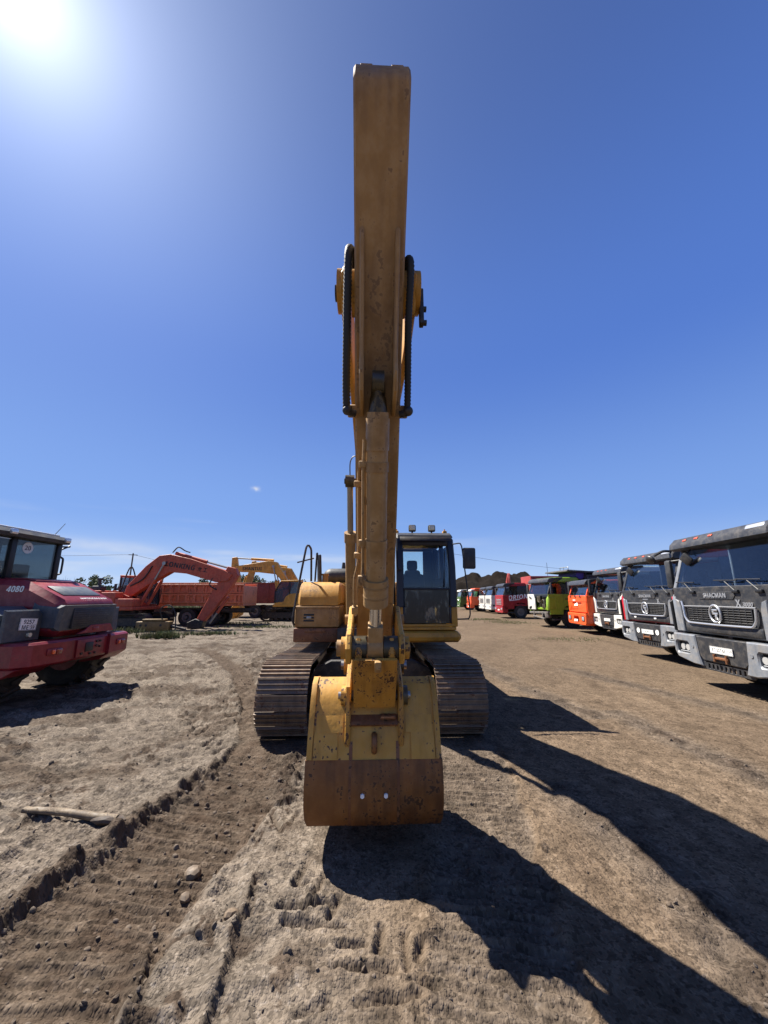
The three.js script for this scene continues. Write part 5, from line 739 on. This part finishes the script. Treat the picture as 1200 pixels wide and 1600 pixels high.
parkedExcavator({ x: -7.4, d: 36, turn: -Math.PI / 2, paint: Y.shan, near: 1, boom: [], word: ' ', size: 0.2, wordTilt: 0, wordAt: [3.15, 3.84],
  boomShape: [[-0.1, 1.9], [0.3, 1.8], [1.2, 3.2], [1.9, 3.7], [4.6, 4.0], [4.95, 4.2], [4.8, 4.5], [1.9, 4.4], [1.2, 4.3], [-0.05, 2.3]],
  lift: [[0.9, 1.3], [1.7, 4.0]], armCyl: [[1.6, 4.45], [4.7, 4.9]], armShape: [[4.55, 5.0], [4.85, 4.95], [5.1, 4.0], [5.75, 1.6], [5.5, 1.4], [5.2, 1.6], [4.6, 3.8]],
  bktCyl: [[5.35, 3.6], [5.9, 1.6]], bucket: [[5.7, 1.5], [5.4, 1.45], [5.2, 1.0], [5.3, 0.4], [5.8, 0.15], [6.1, 0.6]], bucketMat: Y.shan },
  'farther yellow excavator behind the dark red dump truck');
function sideLorry(x, d, m, top, label, panels) {
  const t = lorry({ style: 'plain', side: m, roof: 2.3, belt: 1.7, dome: 0.05, bodyMat: m, bodyTop: top }, [x, d, 0], label);
  t.userData.group = 'dump trucks behind the parked excavators';
  if (panels) for (let i = 0; i < 11; i++) for (const y of [1.36, 1.95]) part(t, 'panel_frame', [front(rect(-0.25, 0.25, y, y + 0.54), 0.12, 0, 0.01, [rect(-0.18, 0.18, y + 0.08, y + 0.44)]).rotateY(Math.PI / 2).translate(1.355, 0, -2.75 - i * 0.5)], m);
  return t;
}
sideLorry(-16.6, 25.4, Y.bed, 2.5, 'faded orange dump truck with square panelled bed behind orange excavator', true);
sideLorry(-15.6, 35, Y.dkred, 2.85, 'dark red dump truck between the yellow excavators', false);
{
  const T = thing('hydraulic_breaker', 'yellow steel breaker lying in front of the orange excavator', 'breaker', [-11.6, 0, -20.3], 0.1);
  part(T, 'housing', [bx(-0.85, 0.75, 0.05, 0.5, -0.25, 0.25, 0.04), bx(-0.6, 0.5, 0.5, 0.62, -0.2, 0.2, 0.03)], paint([112, 86, 40], { chip: 0.3, dust: 0.3, stain: 0.5, s: 641 }));
  for (const x of [-0.6, -0.35, 0.35]) part(T, 'bolt_hole', [bar([x, 0.32, 0.24], [x, 0.32, 0.262], 0.06, 0.06, 12)], M.black);
  part(T, 'chisel', [bar([0.7, 0.27, 0], [1.5, 0.1, 0.05], 0.08, 0.06, 12)], M.darkMetal);
  part(T, 'breaker_hose', [tube([[0.3, 0.55, 0], [0.2, 1.1, 0.1], [0.6, 1.3, 0.1], [0.95, 0.9, 0.15], [1.1, 0.1, 0.3]], 0.03, 30, 6)], M.hose);
}
// ---------------------------------------------------------------- soil heap
{
  const n = 90, m = 36, pos = [], idx = [];
  for (let j = 0; j <= m; j++) for (let i = 0; i <= n; i++) {
    const u = i / n * 2 - 1, v = j / m * 2 - 1, x = 24 + u * 15, d = 82 + v * 14;
    const env = Math.max(0, 1 - Math.pow(Math.abs(u), 3)) * Math.max(0, 1 - v * v);
    pos.push(x, -0.3 + env * (6.6 + 4.2 * (fbm(x * 0.22, d * 0.22, 4, 501) - 0.55) + 2.2 * (fbm(x * 0.7, d * 0.7, 4, 503) - 0.5)) * Math.min(1, 0.35 + env), -d);
  }
  for (let j = 0; j < m; j++) for (let i = 0; i < n; i++) { const a = j * (n + 1) + i, b = a + 1, c = a + n + 1, e = c + 1; idx.push(a, b, c, b, e, c); }
  const g = new THREE.BufferGeometry(); g.setAttribute('position', new THREE.Float32BufferAttribute(pos, 3)); g.setIndex(idx); g.computeVertexNormals();
  const heapM = paint([30, 26, 23], { chip: 0.3, dust: 0.3, stain: 0.5, rust: [18, 15, 13], dustC: [44, 37, 31], s: 505, size: 6 }, { roughness: 1, roughnessMap: null });
  const o = add(scene, 'soil_heap', boxUV(g.toNonIndexed()), new THREE.MeshPhysicalMaterial({ map: heapM.map, roughness: 1, specularIntensity: 0.1 }));
  o.userData = { kind: 'structure', label: 'heap of dark soil behind the far lorries' };
}
// ---------------------------------------------------------------- trees and bushes
const leafM = [[0.055, 0.075, 0.028], [0.075, 0.092, 0.034], [0.042, 0.062, 0.026]].map((c) => std({ color: new THREE.Color().setRGB(...c), roughness: 0.9, side: THREE.DoubleSide }));
const barkM = paint([92, 80, 68], { chip: 0, dust: 0.3, stain: 0.5, s: 511 }, { roughness: 1 });
function tree(x, d, h, label, o = {}) {
  const t = thing('tree', label, 'tree', [x, 0, -d], rr(0, 6), 'trees beyond the yard'); const limbs = [], cen = [];
  limbs.push(bar([0, -0.2, 0], [0.1 * h * rr(-1, 1) * 0.4, h * 0.7, 0], h * 0.022, h * 0.008, 8));
  for (let i = 0; i < 9; i++) { const a = i * 2.4 + rr(0, 0.6), y = h * rr(0.25, 0.6), l = h * rr(0.16, 0.32) * (o.wide || 1), e = [Math.cos(a) * l, y + h * rr(0.08, 0.25), Math.sin(a) * l]; limbs.push(bar([0, y, 0], e, h * 0.009, h * 0.004, 5)); cen.push(e); }
  cen.push([0, h * 0.82, 0], [0, h * 0.68, 0]);
  part(t, 'trunk', limbs, barkM);
  const P = [], n = o.leaves ?? 900, s = h * 0.028;
  for (let i = 0; i < n; i++) {
    const c = cen[Math.floor(rnd() * cen.length)], R = h * 0.15 * Math.cbrt(rnd()), a = rr(0, 6.28), b = Math.acos(rr(-1, 1)), q = [c[0] + R * Math.sin(b) * Math.cos(a) * (o.wide || 1), c[1] + R * Math.cos(b), c[2] + R * Math.sin(b) * Math.sin(a)];
    const u = V(rr(-1, 1), rr(-1, 1), rr(-1, 1)).normalize().multiplyScalar(s * rr(0.6, 1.4)), v = V(rr(-1, 1), rr(-1, 1), rr(-1, 1)).cross(u).normalize().multiplyScalar(s * rr(0.4, 0.9)), C = V(...q);
    for (const k of [[-1, -1], [1, -1], [1, 1], [-1, -1], [1, 1], [-1, 1]]) { const w = C.clone().addScaledVector(u, k[0]).addScaledVector(v, k[1]); P.push(w.x, w.y, w.z); }
  }
  const g = new THREE.BufferGeometry(); g.setAttribute('position', new THREE.Float32BufferAttribute(P, 3)); g.computeVertexNormals(); boxUV(g);
  add(t, 'crown', g, leafM[Math.floor(rnd() * 3)]);
}
[[-52, 70, 5.8, 'slender tree showing between the loader and the orange excavator'], [-31, 82, 7.2, 'rounded tree seen under the boom of the yellow excavator'], [-27.5, 84, 6.6, 'tree right of the rounded one under the yellow boom'], [-24, 88, 5.8, 'small tree behind the cab of the yellow excavator'], [-17.5, 84, 5.6, 'low tree behind the handrail of the big excavator'], [-14.8, 86, 5.4, 'low tree beside the fuel cap of the big excavator'], [-42, 78, 4.6, 'tree behind the boom of the orange excavator'], [-37, 80, 6.0, 'tree seen above the faded orange truck bed'], [-64, 62, 5.4, 'bushy tree seen through the loader cab'], [-70, 60, 7.2, 'tall tree seen through the left of the loader cab'], [-57, 66, 4.2, 'tree right behind the loader cab']].forEach(([x, d, h, l]) => tree(x, d, h, l, { wide: 1.15, leaves: 1000 }));
{
  const t = thing('bare_bush', 'bare twiggy bush beside the loader cab', 'bush', [-20.2, 0, -25]), g = [];
  for (let i = 0; i < 60; i++) { const a = rr(0, 6.28), l = rr(1.6, 3.1), e = rr(0.1, 0.6), p = [Math.cos(a) * e * l * 0.4, l * 0.55, Math.sin(a) * e * l * 0.4], q = [p[0] * 2.2, l, p[2] * 2.2]; g.push(bar([rr(-0.2, 0.2), 0, rr(-0.2, 0.2)], p, 0.02, 0.012, 4), bar(p, q, 0.012, 0.004, 4), bar(p, [q[0] + rr(-0.5, 0.5), l * rr(0.75, 0.95), q[2] + rr(-0.5, 0.5)], 0.009, 0.004, 4)); }
  part(t, 'branches', g, barkM);
}
{ // the far wood that reads as one low mass
  const P = [], N = 5200;
  for (let i = 0; i < N; i++) { const x = rr(-150, 6), d = 120 + rr(0, 12), top = 3.2 + 3.4 * fbm(x * 0.09, 3, 4, 521), y = top * Math.sqrt(rnd()), s = rr(0.25, 0.6), a = rr(0, 3.1), c = Math.cos(a) * s, e = Math.sin(a) * s, t = rr(-0.3, 0.3); P.push(x - c, y - s * 0.6, -d - e, x + c, y - s * 0.5 + t, -d + e, x + t, y + s * 0.8, -d); }
  const g = new THREE.BufferGeometry(); g.setAttribute('position', new THREE.Float32BufferAttribute(P, 3)); g.computeVertexNormals(); boxUV(g);
  const o = add(scene, 'far_wood', g, leafM[1]); o.userData = { kind: 'stuff', label: 'low green wood along the far left edge of the yard', category: 'wood' };
}
// ---------------------------------------------------------------- poles and wires
{
  const p = thing('utility_pole', 'thin grey utility pole beyond the orange excavator', 'pole', [-39.15, 0, -60]); part(p, 'shaft', [bar([0, -0.2, 0], [0, 8.4, 0], 0.14, 0.1, 10)], barkM); part(p, 'cross_arm', [box(1.2, 0.1, 0.1, [0, 8.15, 0], [0, 0.5, 0], 0.02)], barkM);
  const wire = (a, b, sag, label) => { const m = [(a[0] + b[0]) / 2, (a[1] + b[1]) / 2 - sag, (a[2] + b[2]) / 2]; tag(part(scene, 'overhead_wire', [tube([a, m, b], 0.022, 40, 5)], M.black), label, 'wire', 'overhead wires'); };
  wire([-66, 8.9, -60], [-39.15, 8.2, -60], 0.5, 'wire from the left edge to the thin utility pole'); wire([-39.15, 8.2, -60], [-17, 3.9, -62], 0.4, 'wire running down right from the thin utility pole');
  wire([6, 9.6, -64], [52, 6.4, -82], 0.6, 'wire crossing the sky above the parked lorries');
  const a = thing('antenna_mast', 'hair thin mast behind the green lorry', 'mast', [36.2, 0, -86]); part(a, 'shaft', [bar([0, -0.2, 0], [0, 9.2, 0], 0.06, 0.04, 8)], M.darkMetal);
}
// ---------------------------------------------------------------- things lying on the mud
function rock(r, s, flatK = 0.7) { const g = new THREE.IcosahedronGeometry(r, 1), p = g.attributes.position; for (let i = 0; i < p.count; i++) { const v = V().fromBufferAttribute(p, i), k = 0.45 + 1.1 * fbm(v.x / r * 0.9 + s * 3.1 + 5, v.y / r * 0.9 + v.z / r * 0.7, 3, 700 + s); v.multiplyScalar(k); p.setXYZ(i, v.x, v.y * flatK, v.z); } g.computeVertexNormals(); return g; }
{
  const gy = (x, d) => groundAt(x, d)[0];
  const log = thing('log', 'weathered pale log lying on the mud at the left', 'log', [-2.42, gy(-2.42, 3.42) + 0.03, -3.42]);
  const g = tube([[-0.4, 0.035, -0.03], [-0.2, 0.03, -0.02], [0, 0.02, 0.0], [0.2, 0.01, 0.03], [0.38, 0.0, 0.04]], 0.03, 60, 14), p = g.attributes.position;
  for (let i = 0; i < p.count; i++) { const x = p.getX(i), k = 0.72 + 0.5 * sstep(-0.42, 0.3, x) * 0.5 + 0.35 * (fbm(x * 14, p.getY(i) * 60, 3, 601) - 0.5); p.setY(i, (p.getY(i) - 0.02) * k + 0.02); p.setZ(i, p.getZ(i) * (0.8 + 0.2 * k)); }
  g.computeVertexNormals(); part(log, 'bark', [g], paint([104, 90, 70], { chip: 0.7, dust: 0.3, stain: 0.8, rust: [60, 46, 34], s: 611, size: 0.5 }, { roughness: 1 }), { crease: 0.9 });
  part(log, 'bark_remnant', [rock(0.06, 31, 0.5).scale(1.9, 1, 0.8).translate(0.3, 0.0, 0.04)], paint([64, 52, 42], { chip: 0.5, dust: 0.3, stain: 0.8, s: 613, size: 0.3 }, { roughness: 1 }), { crease: 0.3 });
}
{
  const stoneM = paint([88, 74, 59], { chip: 0.1, dust: 0.4, stain: 0.4, s: 621, size: 0.4 }, { roughness: 1 });
  [[-1.22, 2.9, 0.05, 'brown stone on the left track print, larger of two'], [-1.18, 2.72, 0.036, 'small grey stone just in front of the larger brown stone'], [-0.83, 2.52, 0.034, 'flat dark stone on the pale mud below the bucket'], [0.42, 1.92, 0.02, 'small white stone among the lower track prints'], [-1.68, 1.95, 0.022, 'pale pebble at the lower left'], [1.62, 2.62, 0.02, 'pale pebble on the sand right of the bucket shadow'], [0.96, 4.15, 0.025, 'pale stone beside the right crawler track'], [2.4, 2.05, 0.03, 'pale stone near the lower right corner']].forEach(([x, d, r, l], i) => { const m = add(scene, 'stone', fin([rock(r, i)], 0.3), stoneM); m.position.set(x, groundAt(x, d)[0] + r * 0.25, -d); m.rotation.y = i; tag(m, l, 'stone', 'stones on the mud'); });
  // crumbs of earth nobody could count
  const cr = [rock(1, 21), rock(1, 22), rock(1, 23)].map((g) => fin([g], 0.35)), earthM = new THREE.MeshPhysicalMaterial({ specularIntensity: 0.1, color: 0xffffff, map: scaled(dataTex(128, (u, v) => { const f = 0.75 + 0.4 * fbm(u * 12, v * 12, 3, 631, 12); return [f, f, f]; }), 0.05), roughness: 1 });
  const N = 1300, mtx = new THREE.Matrix4(), qn = new THREE.Quaternion(), c = new THREE.Color();
  cr.forEach((g, gi) => {
    const im = new THREE.InstancedMesh(g, earthM, N); let k = 0, guard = 0;
    while (k < N && guard++ < N * 30) {
      const d = 0.9 + 9 * rnd() ** 1.8, x = rr(-1, 1) * (0.8 + d * 0.85), [h, dm, s] = groundAt(x, d); if (d > 4.8 && x > -1.8 && x < 1.5) continue;
      const want = 0.05 + 0.9 * dm + 0.25 * (1 - s); if (rnd() > want * want) continue;
      const r = 0.003 + 0.014 * rnd() ** 4 * (0.5 + dm); qn.setFromEuler(new THREE.Euler(rr(0, 6), rr(0, 6), rr(0, 6)));
      mtx.compose(V(x, h + r * 0.1, -d), qn, V(r, r * rr(0.6, 1), r)); im.setMatrixAt(k, mtx);
      const t = mix(1.1, 0.7, clamp(dm * rr(0.4, 1.2))) * rr(0.85, 1.2); c.setRGB(0.14 * t, mix(0.117, 0.106, s) * t, mix(0.095, 0.078, s) * t); im.setColorAt(k, c); k++;
    }
    im.count = k; im.castShadow = im.receiveShadow = true; im.name = numbered('earth_crumbs'); im.userData = { kind: 'stuff', label: 'crumbs of dried earth strewn over the yard', category: 'earth' }; scene.add(im);
  });
}
// ---------------------------------------------------------------- weeds in patches
{
  const P = []; for (let i = 0; i < 7; i++) { const a = i * 0.9, l = rr(0.6, 1), w = 0.05, dx = Math.cos(a), dz = Math.sin(a); P.push(-dz * w, 0, dx * w, dz * w, 0, -dx * w, dx * l * 0.5, l, dz * l * 0.5); }
  const g = new THREE.BufferGeometry(); g.setAttribute('position', new THREE.Float32BufferAttribute(P, 3)); g.computeVertexNormals(); boxUV(g);
  const patches = [[-9.6, 17.2, 1.1, 0.6, 260, 0.3], [-8.2, 18.6, 2.2, 0.5, 260, 0.2], [-13.5, 19.6, 2.2, 0.5, 260, 0.3], [-6.8, 23, 3.2, 0.8, 340, 0.16], [-10, 26, 4, 1.2, 260, 0.18], [7.6, 16.6, 2.2, 1.2, 320, 0.07], [8.6, 27.5, 2.0, 2.4, 420, 0.10], [8.0, 31, 2.0, 2.0, 320, 0.12], [-4.5, 60, 12, 8, 700, 0.3], [-34, 62, 22, 8, 1500, 0.5]];
  const n = patches.reduce((a, p) => a + p[4], 0), im = new THREE.InstancedMesh(g, std({ color: 0xffffff, roughness: 0.9, side: THREE.DoubleSide }), n), mtx = new THREE.Matrix4(), qn = new THREE.Quaternion(), c = new THREE.Color(); let k = 0;
  for (const [px, pd, rx, rd, m, h] of patches) for (let i = 0; i < m; i++) { const a = rr(0, 6.28), q = Math.sqrt(rnd()) * rr(0.4, 1), x = px + Math.cos(a) * rx * q, d = pd + Math.sin(a) * rd * q, s = h * rr(0.5, 1.3); qn.setFromEuler(new THREE.Euler(0, rr(0, 6), 0)); mtx.compose(V(x, groundAt(x, d)[0] - 0.01, -d), qn, V(s, s, s)); im.setMatrixAt(k, mtx); c.setRGB(rr(0.07, 0.13), rr(0.09, 0.13), rr(0.03, 0.05)); im.setColorAt(k++, c); }
  im.name = 'weeds'; im.castShadow = im.receiveShadow = true; im.userData = { kind: 'stuff', label: 'low weeds and grass growing in patches on the yard', category: 'grass' }; scene.add(im);
}

renderer.render(scene, camera);
